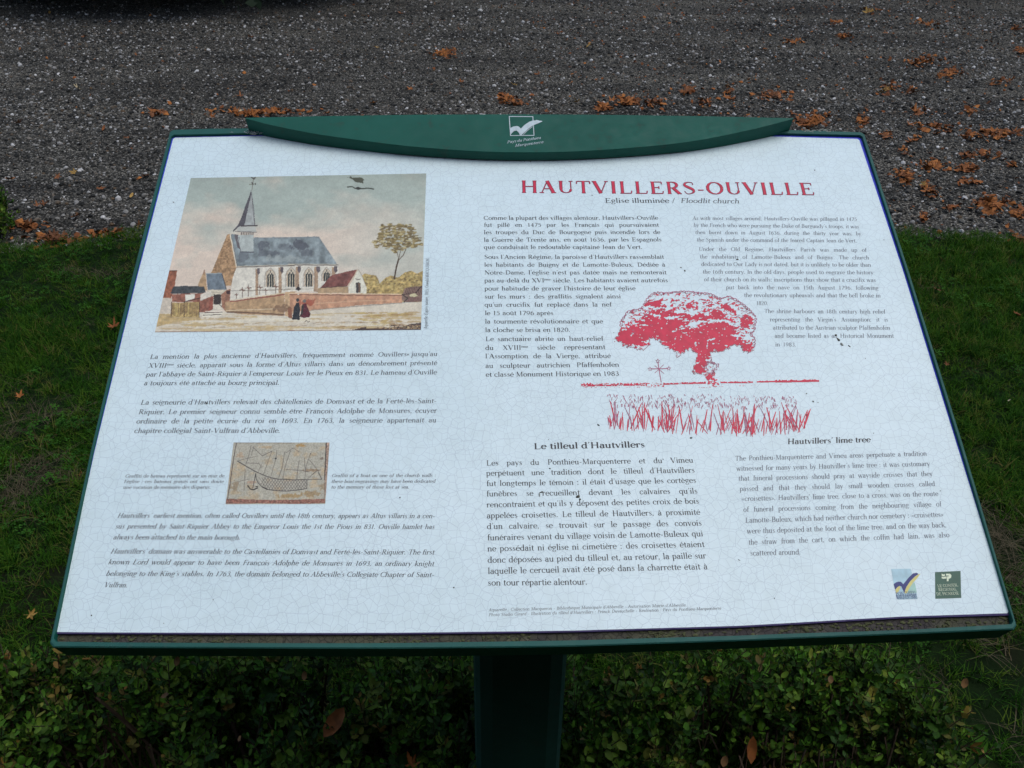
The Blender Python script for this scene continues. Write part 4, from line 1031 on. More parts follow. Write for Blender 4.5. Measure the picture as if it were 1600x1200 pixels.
# birds
cv.poly(z3((640, 118), (670, 122), (680, 105), (700, 125), (760, 122), (800, 120), (830, 150), (815, 158), (820, 190), (800, 180), (740, 175), (700, 140)), (84, 88, 78)); cv.line(z3((645, 225), (700, 222), (725, 238), (760, 228), (800, 245), (860, 238), (930, 248)), 1.8, (70, 76, 70)); cv.poly(z3((720, 235), (760, 222), (800, 250), (760, 255)), (60, 62, 58))
# church: gable, roof, wall
cv.poly(z2((905, 735), (870, 742), (690, 1175), (680, 1300), (940, 1300), (975, 1100)), (166, 134, 106), 1, .35, 2.5, 6)
for k in range(22):
    yy = 760 + k * 19; xl = 905 - (yy - 735) * .47; cv.line(z2((xl, yy), (xl + 34, yy - 8)), .7, (122, 92, 70), .7)
cv.poly(z2((905, 740), (925, 735), (1160, 775), (1640, 768)) + z3((335, 762), (540, 1072)) + z2((975, 1090)), (126, 139, 153), 1, .30, 8, 12)
for cx, cy, rx, ry, a in ((410, 384, 9, 7, .6), (421, 396, 20, 5, .5), (468, 383, 14, 9, .75), (478, 395, 12, 5, .5), (447, 386, 16, 6, .3), (380, 402, 9, 9, .4)):
    cv.blob(cx, cy, rx, ry, (82, 86, 102), a, .8, 6, int(cx))
cv.blob(440, 405, 30, 6, (158, 168, 178), .55, .9, 7, 3)
cv.line(z2((905, 745), (930, 860), (955, 1000), (975, 1095)), 2.4, (208, 204, 200))
cv.line(z2((912, 745), (937, 860), (962, 1000), (980, 1090)), .8, (90, 90, 100))
cv.poly(z4((975, 258), (1650, 240)) + z5((545, 240), (560, 520), (0, 530)) + z4((900, 620), (925, 400)), (206, 203, 204), 1, .10, 4, 2)
cv.line(z4((975, 262), (1600, 245)) + z5((0, 238), (545, 240)), 1.3, (118, 106, 104)); cv.line(z4((975, 252), (1600, 234)) + z5((0, 228), (545, 230)), .8, (196, 190, 180))
cv.line(z4((1080, 520), (1560, 508)) + z5((0, 500), (330, 498)), .6, (150, 140, 132))
# buttresses
for (x, w, y0_, y1_) in ((402.5, 3.6, 420, 462), (439, 4.2, 418, 460), (466, 4.4, 417, 452), (495.3, 5.2, 417, 456), (523, 5, 417, 430)):
    cv.poly([(x - w * .9, y0_), (x + w * .3, y0_), (x + w * .3, y1_), (x - w * .9, y1_)], (168, 142, 124), 1, .2, 3, 4)
    cv.poly([(x - w * .2, y0_ - 1), (x + w * .9, y0_ - 1), (x + w * .95, y0_ + 7), (x + w * .3, y0_ + 10), (x - w * .2, y0_ + 6)], (104, 96, 106), 1, .2, 3, 4)
# gothic windows
for (x, yt, yb, w) in ((422.5, 421, 448, 14), (455, 419.5, 448, 14.5), (482.6, 420, 447.5, 14), (510.6, 420, 439, 12)):
    arch = lambda k, d=0: [(x - k / 2, yb), (x - k / 2, yt + k * .62), (x - k * .36, yt + k * .25), (x, yt + d), (x + k * .36, yt + k * .25), (x + k / 2, yt + k * .62), (x + k / 2, yb)]
    cv.line(arch(w + 3.4, -2.4), .8, (140, 128, 124)); cv.poly(arch(w), (172, 148, 132)); cv.poly(arch(w * .82, 1.5), (196, 186, 176))
    for s in (-.26, .02, .27):
        cv.line([(x + s * w, yb - .5), (x + s * w, yt + w * .66)], 2.5, (50, 58, 62))
    for s in (-.15, .16): cv.line([(x + s * w, yt + w * .45), (x + s * w, yt + w * .6)], 1.7, (74, 76, 80))
    cv.line([(x, yt + w * .2), (x, yt + w * .34)], 1.6, (80, 80, 84))
# spire
cv.poly(z2((985, 745), (1155, 745), (1155, 925), (1015, 925), (1010, 910), (990, 830)), (168, 178, 188), 1, .10, 5, 9)
cv.poly(z2((950, 740), (990, 740), (985, 800), (1012, 905), (985, 890), (965, 820)), (104, 98, 108))
cv.line(z2((1000, 770), (995, 830), (1018, 920)), .8, (92, 86, 96)); cv.line(z2((1010, 932), (1160, 934)), 1.4, (84, 84, 98))
cv.poly(z2((990, 655), (1180, 655), (1182, 712), (975, 712)), (176, 180, 186)); cv.line(z2((958, 708), (1190, 716)), 1.1, (110, 106, 112))
for k in range(7):
    x = 1022 + k * 21; cv.line(z2((x, 722), (x, 742)), 1.2, (60, 50, 56))
cv.poly(z2((1132, 262), (1168, 500), (1172, 645), (1010, 648), (940, 712), (932, 702), (985, 640), (1022, 560), (1085, 385)), (88, 86, 98), 1, .15, 5, 2)
cv.poly(z2((1133, 285), (1164, 500), (1168, 640), (1055, 642), (1078, 540), (1110, 400)), (158, 164, 174), 1, .12, 5, 3)
cv.line(z2((1134, 300), (1169, 640)), .7, (78, 76, 88)); cv.line(z2((1020, 650), (1194, 643)), 1.9, (74, 66, 74))
cv.line(z2((1138, 262), (1150, 190), (1156, 130)), .8, (110, 104, 96)); cv.line(z2((1108, 196), (1182, 192)), .9, (110, 106, 90))
cv.line(z2((1132, 122), (1150, 134), (1175, 124)), 1.5, (66, 60, 66)); cv.line(z2((1170, 130), (1160, 148)), .9, (80, 72, 70)); cv.line(z2((1140, 178), (1150, 196)), 1.6, (70, 66, 66)); cv.line(z2((1176, 188), (1180, 198)), 1.4, (60, 60, 66))
# sacristy
cv.poly(z5((330, 490), (650, 470), (660, 545), (320, 540)), (176, 150, 124), 1, .15, 4, 5)
cv.poly(z5((765, 290), (700, 410), (660, 470), (668, 545), (852, 545), (852, 470), (810, 370)), (206, 205, 202), 1, .10, 3, 7)
cv.poly(z5((352, 488), (470, 350), (735, 288), (758, 288), (645, 462)), (128, 80, 78), 1, .35, 5, 5)
cv.line(z5((352, 488), (640, 466)), 1.1, (86, 62, 62)); cv.line(z5((756, 288), (700, 395), (655, 462)), 1.7, (196, 176, 160)); cv.line(z5((768, 290), (810, 370), (850, 470)), .9, (150, 136, 128))
cv.poly(z5((738, 430), (770, 424), (788, 436), (788, 540), (738, 540)), (72, 70, 74)); cv.poly(z5((766, 430), (786, 438), (786, 538), (766, 538)), (120, 96, 82)); cv.line(z5((735, 385), (760, 398), (785, 390)), .9, (80, 72, 70))
# small gatehouse, sheds, chimney
cv.poly(z4((235, 302), (325, 302), (300, 470), (262, 600), (165, 600), (200, 460)), (152, 96, 76), 1, .3, 3, 9); cv.line(z4((235, 302), (325, 302)), 1.2, (92, 62, 56))
cv.poly(z4((615, 298), (632, 320), (655, 520), (545, 480)), (176, 146, 118), 1, .2, 3, 3); cv.line(z4((622, 296), (612, 330)), 1.6, (150, 110, 92))
cv.poly(z4((640, 335), (810, 330), (862, 505), (660, 508)), (112, 126, 146), 1, .22, 5, 8); cv.line(z4((640, 332), (812, 328)), 1.2, (150, 162, 176)); cv.line(z4((815, 335), (862, 500)), 1.2, (72, 76, 90))
cv.poly(z4((655, 508), (860, 506), (860, 700), (640, 700)), (196, 188, 180), 1, .15, 3, 2)
cv.poly(z4((120, 590), (265, 600), (250, 760), (100, 780)), (196, 186, 182), 1, .12, 4, 2)
cv.poly(z4((270, 555), (640, 545), (690, 600), (680, 740), (560, 790), (570, 640), (270, 640)), (146, 96, 84), 1, .3, 3, 6)
cv.poly(z4((412, 560), (520, 555), (515, 600), (420, 632)), (214, 214, 216)); cv.poly(z4((580, 560), (700, 520), (690, 580), (580, 630)), (206, 200, 200), 1, .1)
cv.line(z4((400, 640), (570, 598)), 1.1, (56, 52, 54))
cv.poly(z4((248, 548), (290, 470), (440, 466), (618, 472), (640, 538), (570, 548), (520, 540), (420, 552)), (74, 80, 88), 1, .3, 3, 5)
cv.line(z4((700, 530), (820, 545)), 1.0, (160, 150, 140)); cv.poly(z4((722, 558), (805, 560), (805, 680), (722, 665)), (70, 62, 62)); cv.poly(z4((700, 690), (810, 655), (830, 720), (690, 740)), (198, 192, 188))
for k in range(7): cv.line(z4((715 + k * 15, 668), (712 + k * 15, 712)), .8, (220, 216, 212))
cv.line(z4((750, 640), (840, 712)), 1, (60, 54, 56))
cv.poly(z4((690, 580), (720, 580), (716, 720), (660, 745)), (150, 88, 78), 1, .2, 3, 5); cv.poly(z4((805, 560), (860, 510), (905, 500), (898, 640), (850, 740), (815, 700)), (154, 112, 96), 1, .3, 3, 5); cv.poly(z4((862, 515), (905, 520), (895, 560), (860, 550)), (80, 58, 60))
# ground
cv.poly(z4((80, 765), (850, 745), (1480, 790), (1620, 800)) + z5((250, 735), (1470, 635), (1470, 960), (0, 960)) + z4((60, 990)), (202, 195, 190), 1, .08, 8, 5)
for i in range(90):
    x = 246 + 400 * rng.random(); y = 492 + 26 * rng.random() - (x - 246) * .012; L = rng.uniform(8, 50)
    cv.blob(x, y, L, rng.uniform(.8, 2.6), rng.choice([(186, 162, 122), (196, 172, 130), (176, 148, 112), (214, 210, 206), (206, 200, 198)]), .6, .8, 5, i)
cv.poly(z4((120, 765), (250, 770), (300, 810), (560, 800), (600, 830), (300, 860), (100, 910)), (186, 160, 116), .8, .25, 5, 5)
for i in range(60):
    x = 560 + 95 * rng.random(); y = 488 + 20 * rng.random(); cv.blob(x, y, rng.uniform(4, 14), rng.uniform(.7, 1.8), rng.choice([(186, 160, 96), (170, 138, 90), (196, 174, 116), (150, 118, 84)]), .55, .8, 4, i)
# walls of the churchyard
cv.poly(z4((850, 640), (905, 632), (1490, 545), (1500, 720), (1480, 792), (1000, 772), (850, 745)), (176, 146, 118), 1, .22, 4, 9)
cv.line(z4((905, 636), (1490, 560)), 1.8, (146, 84, 80)); cv.line(z4((905, 622), (1500, 540)), 1.1, (206, 190, 170)); cv.line(z4((860, 735), (1480, 712)), 1, (206, 190, 172)); cv.line(z4((870, 750), (1200, 760), (1490, 780)), 2.2, (104, 82, 74), .8)
cv.poly(z4((1495, 535), (1630, 520)) + z5((60, 545), (60, 760), (0, 800)) + z4((1500, 790)), (190, 160, 132), 1, .2, 4, 3)
cv.poly(z5((20, 540), (1240, 556), (1242, 648), (800, 672), (250, 735), (20, 745)), (188, 142, 120), 1, .20, 5, 8)
cv.line(z5((20, 546), (1240, 556)), 1.3, (214, 190, 170)); cv.line(z5((20, 560), (1240, 568)), 1.0, (112, 74, 68)); cv.line(z5((300, 655), (800, 628), (1100, 622)), 1.2, (206, 170, 148), .8); cv.line(z5((250, 730), (820, 680), (1242, 650)), 1.2, (140, 134, 130), .8)
cv.poly(z5((0, 700), (40, 690), (45, 820), (0, 810)), (146, 96, 76))
cv.blob(480, 472, 12, 6, (168, 84, 68), .8, .8, 4, 3); cv.blob(440, 482, 14, 6, (122, 96, 82), .7, .8, 4, 4)
# cart of wood at the right
cv.poly(z5((1240, 570), (1270, 490), (1470, 462), (1470, 632), (1270, 645), (1242, 620)), (136, 112, 106), 1, .2, 2, 3)
for k in range(12): cv.line(z5((1268 + k * 18, 560), (1292 + k * 18, 486 - k * 1.5)), .9, (84, 58, 58))
for k in range(11): cv.line(z5((1290 + k * 15, 640), (1300 + k * 15, 592)), 1, (112, 76, 80))
cv.poly(z5((1320, 560), (1380, 545), (1410, 570), (1380, 585), (1320, 580)), (196, 190, 160)); cv.line(z5((1390, 540), (1450, 470)), 1.4, (60, 44, 46)); cv.line(z5((1245, 560), (1300, 600), (1262, 640)), 1.6, (70, 62, 58)); cv.line(z5((1240, 560), (1330, 555)), 1.0, (60, 44, 46))
# straw fence
cv.poly(z4((268, 648), (572, 640), (560, 800), (250, 808)), (176, 152, 104), 1, .35, 2.5, 9)
for k in range(26): cv.line(z4((275 + k * 11, 650 + (k % 3) * 6), (268 + k * 11, 790 - (k % 4) * 12)), .7, rng.choice([(120, 92, 76), (204, 184, 124), (136, 110, 78), (110, 80, 72)]), .8)
for x in (265, 405, 570): cv.line(z4((x, 640), (x - 5, 805)), 1.2, (92, 76, 62))
for k in range(5): cv.line(z4((600 + k * 8, 800 - k * 14), (800 + k * 5, 786 - k * 12)), .9, (70, 60, 60) if k % 2 else (222, 220, 218))
# crosses of the churchyard
for x, yb, s in ((1035, 590, 26), (1100, 580, 30), (1225, 560, 26), (1290, 560, 16), (1398, 545, 24), (970, 598, 12)):
    cv.line(z4((x, yb), (x, yb - 4.2 * s)), .9, (96, 72, 66)); cv.line(z4((x - s * 1.1, yb - 3 * s), (x + s * 1.1, yb - 3.1 * s)), 1.1, (96, 70, 64)); cv.line(z4((x - s * .4, yb - 3.5 * s), (x + s * .5, yb - 2.5 * s)), .8, (140, 96, 80))
cv.line(z4((900, 520), (1560, 500)), .7, (84, 76, 72), .7); cv.line(z5((112, 450), (112, 490)), 1, (60, 50, 50)); cv.poly(z5((80, 500), (112, 465), (145, 500), (120, 520)), (58, 52, 56)); cv.blob(466, 460, 1.4, 1, (220, 218, 214))
# walking couple
cv.poly(z5((88, 650), (120, 645), (130, 720), (128, 828), (80, 832), (42, 825), (60, 740), (70, 690)), (46, 52, 62), 1, .3, 2, 3); cv.blob(465.1, 469, 2.8, 3.2, (56, 66, 74), 1, .2)
cv.poly(z5((158, 665), (195, 655), (215, 700), (245, 770), (235, 805), (170, 812), (130, 800), (150, 730)), (98, 44, 58), 1, .3, 2, 5); cv.poly(z5((150, 680), (170, 665), (165, 760), (135, 800)), (58, 58, 58)); cv.blob(475.6, 470.5, 3, 2.9, (112, 112, 114), 1, .2)
cv.line(z5((48, 828), (120, 830)), 1.2, (40, 36, 40)); cv.line(z5((185, 855), (200, 840), (215, 860), (235, 850)), .9, (84, 66, 60))
# dark foreground rim and grass strokes
cv.poly(z5((700, 945), (860, 905), (850, 925), (1040, 925), (1250, 910), (1340, 880), (1450, 865), (1450, 960), (700, 960)), (72, 56, 58), .9, .5, 3, 5)
for i in range(130):
    x = 590 + 66 * rng.random(); y = 508 + 6 * rng.random(); cv.blob(x, y, 1.6, .7, rng.choice([(176, 150, 120), (60, 46, 50), (150, 122, 92), (200, 180, 140)]), .8, .4, 2, i)
for i in range(50):
    x = 250 + 390 * rng.random(); y = 504 + 11 * rng.random(); cv.line([(x, y), (x + rng.uniform(5, 24), y - rng.uniform(0, 1.5))], .6, rng.choice([(136, 100, 74), (150, 122, 88)]), .6)
cv.line(z4((80, 965), (1600, 955)) + z5((0, 950), (760, 950)), .9, (116, 76, 76), .7)
# paper grain over everything, a pale halo line
lum = cv.c.mean(-1, keepdims=True); cv.c = lum + (cv.c - lum) * .82; cv.c = 178 + (cv.c * .955 - 178) * 1.10
for k_, a_ in ((0, .0), (1, .012), (2, -.012)): cv.c[..., k_] *= 1 + a_
g_ = fbm(X0 / 1.1, Y0 / 1.1, 90, 2)[..., None]; cv.c *= 1 + (g_ - .5) * .11
g_ = fbm(X0 / 9, Y0 / 7, 94, 3)[..., None]; cv.c *= 1 + (g_ - .5) * .08
pic = cv.build('church_picture', sheet)

# engraving of a boat
bv = Canvas([(365, 691.6), (515, 691.6), (508.3, 787.5), (352.5, 788)], 260, 170)
X0, Y0 = bv.X0, bv.Y0
z = lambda *a: [(335 + x / 8, 680 + y / 8) for x, y in a]
n1 = fbm(X0 / 14, Y0 / 10, 41, 4)[..., None]; n2_ = fbm(X0 / 5, Y0 / 4, 45, 3)[..., None]; n3 = fbm(X0 / 3, Y0 / 3, 47, 3)[..., None]
bv.c = np.array([172, 178, 176.]) * (1 + (n2_ - .5) * .10); w_ = np.clip((n1 - .52) * 5, 0, 1) * .75; bv.c = bv.c * (1 - w_) + np.array([190, 170, 138.]) * w_
for cx, cy, rx, ry, c_, a in ((1080, 130, 45, 25, (186, 146, 76), .9), (320, 250, 50, 40, (186, 158, 132), .7), (960, 760, 150, 30, (176, 142, 82), .8), (1200, 730, 120, 40, (166, 138, 92), .8), (1220, 440, 110, 20, (150, 118, 84), .7),
                              (260, 640, 50, 60, (150, 130, 100), .7), (470, 590, 60, 20, (176, 134, 112), .6), (640, 150, 90, 18, (190, 164, 128), .7), (1350, 640, 40, 50, (160, 134, 96), .6), (840, 350, 20, 90, (186, 166, 132), .5), (1340, 290, 20, 20, (120, 104, 96), .7)):
    bv.blob(335 + cx / 8, 680 + cy / 8, rx / 8, ry / 8, c_, a, .9, 3, cx)
dk = (66, 66, 74)
hull = z((290, 325), (400, 390), (500, 450), (545, 468), (640, 510), (720, 535), (800, 550), (900, 552), (1000, 560), (1090, 556), (1150, 556))
bv.line(hull, 1.2, dk); bv.line(z((290, 325), (420, 405), (540, 466)), 1.0, dk)
keel = z((515, 480), (522, 545), (550, 600), (600, 650), (680, 682), (780, 695), (900, 700), (1020, 690), (1155, 668))
bv.line(keel, 1.2, dk); bv.line(z((600, 648), (660, 678)), 1.8, (50, 48, 54)); bv.line(z((1158, 556), (1158, 668)), .9, dk); bv.line(z((1160, 556), (1345, 552), (1300, 470)), .9, dk)
hp = z((530, 500), (560, 600), (640, 665), (760, 690), (900, 695), (1155, 665), (1155, 560), (900, 556), (720, 540), (600, 500))
for k in range(19):
    x = 520 + k * 36; 
    for sgn in (1, -1):
        x0, x1 = (x, x + 120) if sgn > 0 else (x + 120, x)
        m = inpoly(bv.X, bv.Y, hp); old = bv.c.copy(); bv.line(z((x0, 530), (x1, 700)), .75, (96, 92, 100), .85); bv.c = np.where(m[..., None], bv.c, old)
for a in (((720, 200), (665, 345), (615, 490)), ((780, 190), (770, 290), (708, 515)), ((950, 195), (905, 330), (875, 430), (857, 545)), ((1200, 235), (1150, 380), (1140, 440), (1130, 545)), ((600, 350), (545, 465)), ((490, 140), (465, 250)),
          ((460, 130), (430, 260), (395, 360)), ((385, 430), (370, 700)), ((1060, 320), (1040, 450), (1030, 550)), ((880, 210), (850, 400), (805, 530)), ((1125, 290), (1135, 430)), ((300, 320), (410, 290), (540, 262)), ((480, 150), (600, 260), (720, 200)),
          ((900, 220), (985, 160), (1060, 210)), ((280, 585), (440, 548)), ((550, 345), (590, 400)), ((900, 430), (1080, 440), (1180, 460)), ((1215, 495), (1280, 445), (1330, 430)), ((1165, 545), (1280, 450)), ((1290, 430), (1345, 550)), ((1180, 300), (1270, 410)), ((400, 350), (560, 352))):
    bv.line(z(*a), rng.uniform(.6, 1.0), (92, 88, 96), .8)
bv.line(z((515, 485), (480, 665)), 1, dk); bv.line(z((418, 632), (450, 675), (490, 683), (540, 660)), 1.8, (44, 42, 48)); bv.line(z((520, 645), (540, 640)), 1.6, (50, 48, 50))
bv.blob(335 + 768 / 8, 680 + 292 / 8, 1.5, 1.4, (40, 44, 66), 1, .1); bv.blob(335 + 1203 / 8, 680 + 232 / 8, 1.1, 1.0, (66, 66, 66), 1, .1)
for (a, w, c_) in ((((275, 100), (235, 330), (190, 650), (165, 790)), 1.1, (76, 60, 62)), (((1400, 90), (1390, 300), (1380, 560)), 1.5, (40, 34, 40)), (((1380, 560), (1375, 800)), .9, (120, 92, 84)), (((250, 96), (970, 100)), .8, (120, 116, 112))):
    bv.wobble(.6, 3, 5); bv.line(z(*a), w, c_)
bv.poly(z((1405, 92), (1440, 92), (1425, 560), (1385, 800), (1382, 560)), (168, 138, 128), .9, .5, 2, 5)
bv.poly(z((140, 870), (150, 795), (700, 812), (1000, 808), (1385, 795), (1385, 850), (1100, 858), (940, 862), (540, 852)), (150, 92, 82), 1, .55, 1.6, 6)
for i in range(60): bv.blob(335 + rng.uniform(160, 1370) / 8, 680 + rng.uniform(805, 850) / 8, .7, .5, (196, 170, 160), .8, .3, 1, i)
bv.put(Y0 > 787.1, (200, 205, 200), .8)
lum = bv.c.mean(-1, keepdims=True); bv.c = lum + (bv.c - lum) * .66; bv.c *= np.array([.92, .90, .87]) * (1 + (fbm(X0 / 1.2, Y0 / 1.2, 92, 2)[..., None] - .5) * .34)
bv.build('engraving_picture', sheet)

# ------------------------------------------------------------------ red lime tree drawing: only the inked cells are mesh
Kt = 3.8095
zt = lambda *a: [(880 + x / Kt, 440 + y / Kt) for x, y in a]
tv = Canvas([(900, 452), (1290, 452), (1290, 606), (896, 606)], 660, 300)
X0, Y0 = tv.X0, tv.Y0
n1 = fbm(X0 / 4.2 + Y0 / 9, Y0 / 2.3 - X0 / 14, 61, 3); n2_ = fbm(X0 / 9, Y0 / 4, 63, 3)
tv.X = X0 + (fbm(X0 / 3.2, Y0 / 3.2, 71, 3) - .5) * 9; tv.Y = Y0 + (fbm(X0 / 3.2 + 60, Y0 / 3.2, 72, 3) - .5) * 11
crown = zt((305, 345), (330, 300), (345, 270), (348, 235), (385, 185), (430, 172), (465, 165), (490, 130), (520, 85), (560, 68), (620, 72), (680, 65), (740, 62), (800, 72), (850, 70), (900, 90), (940, 105), (985, 92), (1030, 110), (1080, 150), (1120, 185), (1145, 215),
           (1135, 290), (1110, 310), (1138, 345), (1130, 410), (1100, 430), (1065, 415), (1060, 385), (1010, 380), (975, 400), (940, 430), (900, 415), (885, 425), (880, 470), (900, 545), (845, 565), (800, 550), (770, 545), (775, 505), (790, 470), (795, 425), (760, 402), (735, 408), (680, 460), (660, 415), (640, 398), (612, 405), (590, 372), (560, 348), (512, 342), (525, 375), (500, 395), (455, 420), (430, 395), (350, 385), (345, 365))
C_ = inpoly(tv.X, tv.Y, crown)
A_ = lambda x, y: (880 + x / Kt, 440 + y / Kt)
# solid mass lower down, pale stippled top
def soft(cx, cy, rx, ry, rot=0):
    cx, cy = A_(cx, cy); rx /= Kt; ry /= Kt; c, s = math.cos(R(rot)), math.sin(R(rot)); dx, dy = X0 - cx, Y0 - cy
    return np.clip(1.6 - np.hypot((dx * c + dy * s) / rx, (-dx * s + dy * c) / ry) * 1.1, 0, 1)
mass = np.maximum.reduce([soft(450, 320, 150, 55, -6), soft(620, 290, 150, 80, 10), soft(720, 350, 110, 70), soft(560, 250, 100, 34, -20) * .85, soft(600, 195, 90, 26, 10) * .55, soft(760, 150, 60, 14, 12) * .5, soft(990, 165, 50, 16, 30) * .55, soft(880, 300, 90, 60), soft(830, 400, 60, 60), soft(820, 490, 48, 60), soft(700, 205, 110, 18, 8) * .7, soft(820, 215, 60, 26) * .7,
                          soft(960, 290, 80, 40, 20), soft(1080, 395, 45, 25), soft(1000, 350, 60, 30), soft(900, 380, 60, 50), soft(530, 130, 50, 20), soft(1090, 240, 30, 40, 20) * .8, soft(930, 200, 60, 20, 25) * .8])
voids = np.maximum.reduce([soft(740, 265, 90, 16, -8), soft(860, 235, 60, 12, -4), soft(690, 285, 60, 9, -15), soft(880, 345, 30, 8, -20), soft(790, 385, 8, 32, -8), soft(857, 385, 7, 28, 6), soft(880, 508, 46, 36), soft(640, 215, 60, 8, -10), soft(980, 240, 50, 10, 25), soft(730, 180, 50, 7, 0), soft(500, 355, 40, 9, -10), soft(1010, 320, 40, 7, 10)])
dens_ = np.clip(mass * 1.25 - voids * .8 + .30, 0, 1.15)
n4 = fbm(X0 / 2.6 + Y0 / 6, Y0 / 1.7, 68, 2)
inkm = C_ & (.5 + (n1 * .45 + n2_ * .15 + n4 * .40 - .5) * 2.1 < .25 + dens_ * .44 + .25 * np.clip(dens_ - .75, 0, 1))
# outline of the pale crown, scalloped
d = np.zeros(C_.shape, bool); er = C_.copy()
for ax_, sh in ((0, 1), (0, -1), (1, 1), (1, -1)): er &= np.roll(C_, sh, ax_)
d = C_ & ~er; dn = np.roll(d, 1, 0) | d
outl = dn & (n1 > .25)
# trunk, base, ground line
tv.X, tv.Y = X0 + (n1 - .5) * 2, Y0
trunk = inpoly(tv.X, tv.Y, zt((835, 550), (905, 545), (900, 570), (885, 600), (878, 612), (855, 612), (862, 595), (845, 570)))
inkm |= trunk & (n1 < .62)
base = inpoly(tv.X, tv.Y, zt((880, 560), (905, 558), (935, 625), (860, 630))) & (n1 < .47); inkm |= base
def band(x0, x1, ya, yb, hh, seed, dens=1.0):
    xa, yy0 = A_(x0, ya); xb, yy1 = A_(x1, yb); t = (X0 - xa) / (xb - xa); yc = yy0 + (yy1 - yy0) * t
    top = yc - hh / Kt * (.55 + .9 * fbm(X0 / 1.6, X0 * 0 + seed, seed, 2)); return (t >= 0) & (t <= 1) & (Y0 > top) & (Y0 < yc + .4) & (fbm(X0 / 2, Y0 / .8, seed + 5, 2) < dens)
inkm |= band(105, 500, 624, 619, 15, 1, .66) | band(600, 700, 614, 611, 10, 2, .7) | band(702, 850, 611, 607, 10, 3, .8) | band(935, 1130, 604, 603, 9, 4, .75) | band(1150, 1270, 601, 598, 9, 5) | band(1260, 1525, 601, 596, 13, 6)
inkm |= band(495, 602, 628, 626, 24, 7, .42) | band(690, 860, 637, 633, 3, 8, .8) | band(90, 480, 632, 630, 3, 9, .38) | band(860, 1300, 630, 612, 4, 10, .35)
def cells(canvas, mask, name, mat, h):
    m = mask[:-1, :-1] & mask[1:, 1:] | mask[1:, :-1] & mask[:-1, 1:]
    k = np.arange(canvas.nx * canvas.ny).reshape(canvas.ny, canvas.nx)
    fs = np.stack([k[:-1, :-1], k[:-1, 1:], k[1:, 1:], k[1:, :-1]], -1)[m]
    used, inv = np.unique(fs.ravel(), return_inverse=True)
    W = (O[:, None] + EX[:, None] * canvas.u.ravel()[used] + EV[:, None] * canvas.v.ravel()[used] + (EN * h)[:, None]).T - origin_of(sheet)
    n = len(fs); me = bpy.data.meshes.new(name); me.vertices.add(len(W)); me.vertices.foreach_set('co', W.astype(np.float32).ravel())
    me.loops.add(n * 4); me.loops.foreach_set('vertex_index', inv.astype(np.int32)); me.polygons.add(n)
    me.polygons.foreach_set('loop_start', (np.arange(n) * 4).astype(np.int32)); me.polygons.foreach_set('loop_total', np.full(n, 4, dtype=np.int32)); me.update(calc_edges=True)
    me.materials.append(mat); return link(bpy.data.objects.new(name, me), sheet)
cells(tv, inkm & ~outl, 'lime_tree_print', M['red'], .00020)
cells(tv, outl, 'lime_tree_outline', M['red_dark'], .00022)
S = Sheet(); D = Sheet()
def pstroke(Sx, pts, w, h):
    q_ = [P(*p) for p in pts]; n_ = len(q_)
    Sx.strip([(u, v, w * (.35 + .65 * math.sin(math.pi * min(1, (i + .6) / n_)))) for i, (u, v) in enumerate(q_)], h)
# scalloped leaf outlines over the pale part of the crown
def scallop(cx, cy, r, a0, a1, w, k):
    q_ = [P(*A_(cx + r * math.cos(a0 + (a1 - a0) * i / 4), cy + r * .8 * math.sin(a0 + (a1 - a0) * i / 4))) for i in range(5)]
    D.strip([(u, v, w) for u, v in q_], .00026 + k * 4e-7)
tp_ = [(345, 270), (348, 235), (385, 185), (430, 172), (465, 165), (490, 130), (520, 85), (560, 68), (620, 72), (680, 65), (740, 62), (800, 72), (850, 70), (900, 90), (940, 105), (985, 92), (1030, 110), (1080, 150), (1120, 185), (1145, 215), (1138, 250), (1135, 290), (1110, 310), (1138, 345), (1132, 390)]
kk = 0
for (xa, ya), (xb, yb) in zip(tp_, tp_[1:]):
    m__ = max(1, int(math.hypot(xb - xa, yb - ya) / 15)); an = math.atan2(yb - ya, xb - xa)
    for i in range(m__):
        t = (i + .5) / m__; kk += 1; scallop(xa + (xb - xa) * t + rng.uniform(-2, 2), ya + (yb - ya) * t + rng.uniform(-2, 2), rng.uniform(7, 11), an + math.pi, an + 2 * math.pi, .0010, kk)
for i in range(230):
    x, y = rng.uniform(350, 1140), rng.uniform(70, 330)
    ux, uy = A_(x, y)
    if not inpoly(np.array([[ux]]), np.array([[uy]]), crown)[0, 0] or y > 110 + 190 * abs((x - 740) / 400) ** 1.3 + 90 * rng.random(): continue
    kk += 1; a = rng.uniform(2.6, 3.6); scallop(x, y, rng.uniform(4, 9), a, a + rng.uniform(1.5, 3), .0007, kk)
for i in range(70):
    a = rng.uniform(0, 6.283); r = rng.uniform(.45, 1) ; kk += 1; scallop(880 + 46 * r * math.cos(a), 508 + 36 * r * math.sin(a), rng.uniform(3, 6), a - 1.2, a + 1.2, .0007, kk)
# wayside cross with stars
for k, (a, b) in enumerate((((563, 478), (583, 600)), ((522, 520), (625, 518)), ((545, 500), (600, 548)), ((545, 545), (598, 495)))):
    pts = zt(a, b); A, Bq = P(*pts[0]), P(*pts[1]); w = .0011 if k < 2 else .0007
    D.strip([(*A, w), (*Bq, w)], .00024 + k * 2e-5)
for cx, cy in ((563, 473), (517, 521), (628, 518)):
    st_ = [A_(cx + (13 if i % 2 == 0 else 5.5) * math.sin(i * math.pi / 5), cy - (13 if i % 2 == 0 else 5.5) * math.cos(i * math.pi / 5)) for i in range(11)]
    q_ = [P(*p) for p in st_]; D.strip([(u, v, .0007) for u, v in q_], .0003)
